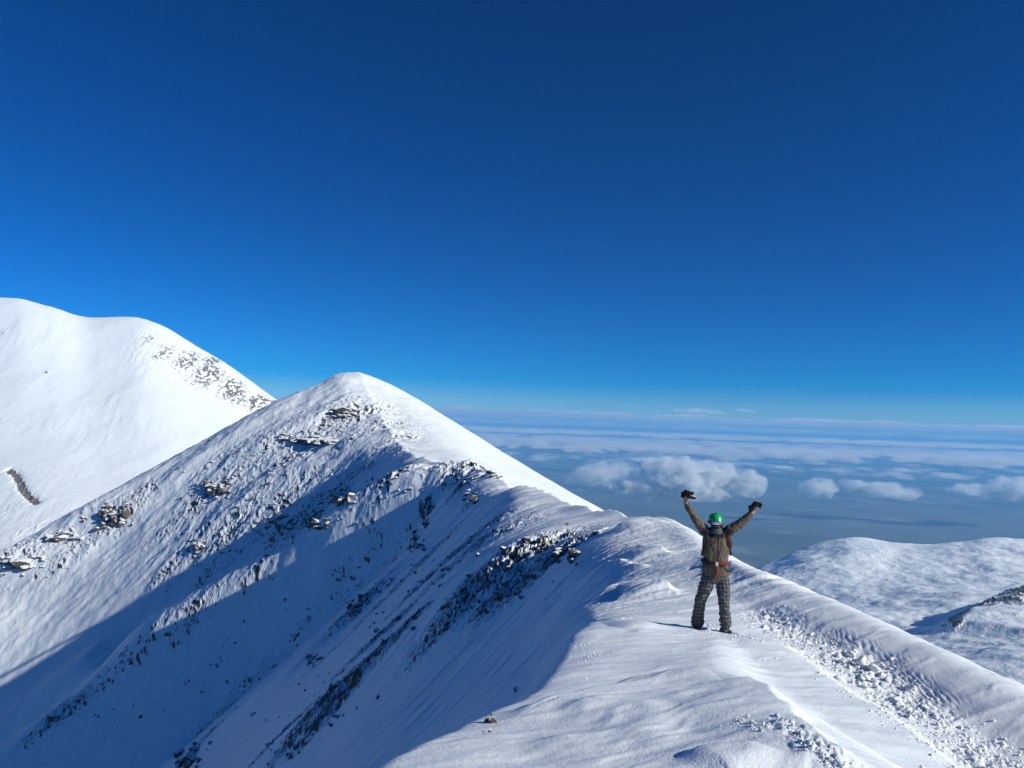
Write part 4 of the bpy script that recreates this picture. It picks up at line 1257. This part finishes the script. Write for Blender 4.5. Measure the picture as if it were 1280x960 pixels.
cumulus([(845, 596, 46, 30), (796, 611, 44, 20), (893, 601, 48, 28), (930, 604, 28, 20), (862, 613, 58, 16), (825, 582, 26, 14)], 9000, 'large puffy white cloud over the plain behind the raised fist with the bent arm', 0.030, 1)
cumulus([(748, 592, 38, 18), (722, 600, 26, 14), (778, 588, 26, 14)], 10500, 'faint hazy cloud beside the slope edge left of the large white cloud', 0.009, 2)
cumulus([(1018, 610, 26, 15), (1034, 606, 18, 12)], 10000, 'small round cloud right of the snowboarder', 0.016, 3)
cumulus([(1095, 611, 34, 13), (1128, 616, 26, 11), (1068, 606, 20, 10)], 10500, 'ragged middle cloud between two others right of the snowboarder', 0.013, 4)
cumulus([(1258, 609, 36, 17), (1215, 613, 34, 11), (1300, 612, 40, 18)], 10000, 'white cloud cut by the right picture edge above the rolling hills', 0.018, 5)
cumulus([(1213, 578, 26, 7), (1240, 581, 20, 6), (1190, 580, 16, 5)], 16000, 'thin bright flat cloud high above the right hand clouds', 0.016, 6)
cumulus([(925, 571, 26, 4), (900, 573, 20, 4)], 19000, 'thin bright sliver of cloud above the large white cloud', 0.016, 7)
cumulus([(812, 567, 24, 5), (790, 569, 16, 4)], 19000, 'small flat cloud up left of the large white cloud', 0.008, 8)

cumulus([(868, 514, 34, 4), (895, 516, 26, 3)], 30000, 'thin grey lens of cloud alone in the blue sky above the cloud bank', 0.0016, 9)
cumulus([(926, 513, 18, 3), (940, 514, 12, 2.5)], 30000, 'tiny grey cloud streak right of the thin cloud lens', 0.0014, 11)

def deck(name, z0, z1, y0, y1, cover, dens, sx, sy, seed):
    mat = bpy.data.materials.new(name); mat.use_nodes = True
    t = NT.__new__(NT); t.m = mat; t.t = mat.node_tree; t.t.nodes.clear()
    out = t.n('OutputMaterial')
    tc = t.n('TexCoord').outputs['Object']
    mp = t.n('Mapping'); mp.inputs['Location'].default_value = (seed * 91.0, seed * 37.0, 0); mp.inputs['Scale'].default_value = (1 / sx, 1 / sy, 1 / 300.0)
    t.l(tc, mp.inputs[0])
    n1 = t.noise(mp.outputs[0], 1.0, 6, 0.6)
    sep = t.n('SeparateXYZ'); t.l(tc, sep.inputs[0])
    h = t.math('DIVIDE', t.math('SUBTRACT', sep.outputs[2], z0), z1 - z0)
    belly = t.math('MULTIPLY', t.ramp(h, 0.0, 0.3), t.math('SUBTRACT', 1.0, t.ramp(h, 0.55, 1.0)))
    edge = t.math('MULTIPLY', t.ramp(sep.outputs[1], y0, y0 * 1.35), t.math('SUBTRACT', 1.0, t.ramp(sep.outputs[1], y1 * .8, y1)))
    k = t.math('MULTIPLY', belly, edge)
    k = t.ramp(t.math('ADD', n1, t.math('MULTIPLY', t.math('SUBTRACT', k, 1.0), 0.35)), cover, cover + 0.12)
    pv = t.n('VolumePrincipled'); pv.inputs['Color'].default_value = (1, 1, 1, 1); pv.inputs['Anisotropy'].default_value = 0.2
    t.l(t.math('MULTIPLY', k, dens), pv.inputs['Density']); t.l(pv.outputs[0], out.inputs['Volume'])
    w = y1 * 1.1
    o = box(name, (-w * .45, y0, z0), (w, y1, z1), mat)
    mat.cycles.volume_step_rate = float(230 / ((w * 1.45 + y1 - y0 + z1 - z0) / 3 / 10))
    return tag(o, None, None, None, 'stuff')
deck('cloud_bank', 352, 560, 18000, 52000, 0.50, 0.0060, 1100, 2600, 3)
deck('cloud_bank', -60, 330, 24000, 52000, 0.49, 0.0050, 900, 2600, 19)
deck('cloud_bank', -260, -60, 14000, 40000, 0.50, 0.0070, 700, 1700, 11)
deck('cloud_bank', -480, -230, 9500, 30000, 0.495, 0.0070, 600, 1300, 7)
deck('cloud_bank', -640, -450, 8200, 20000, 0.56, 0.0040, 700, 1000, 15)
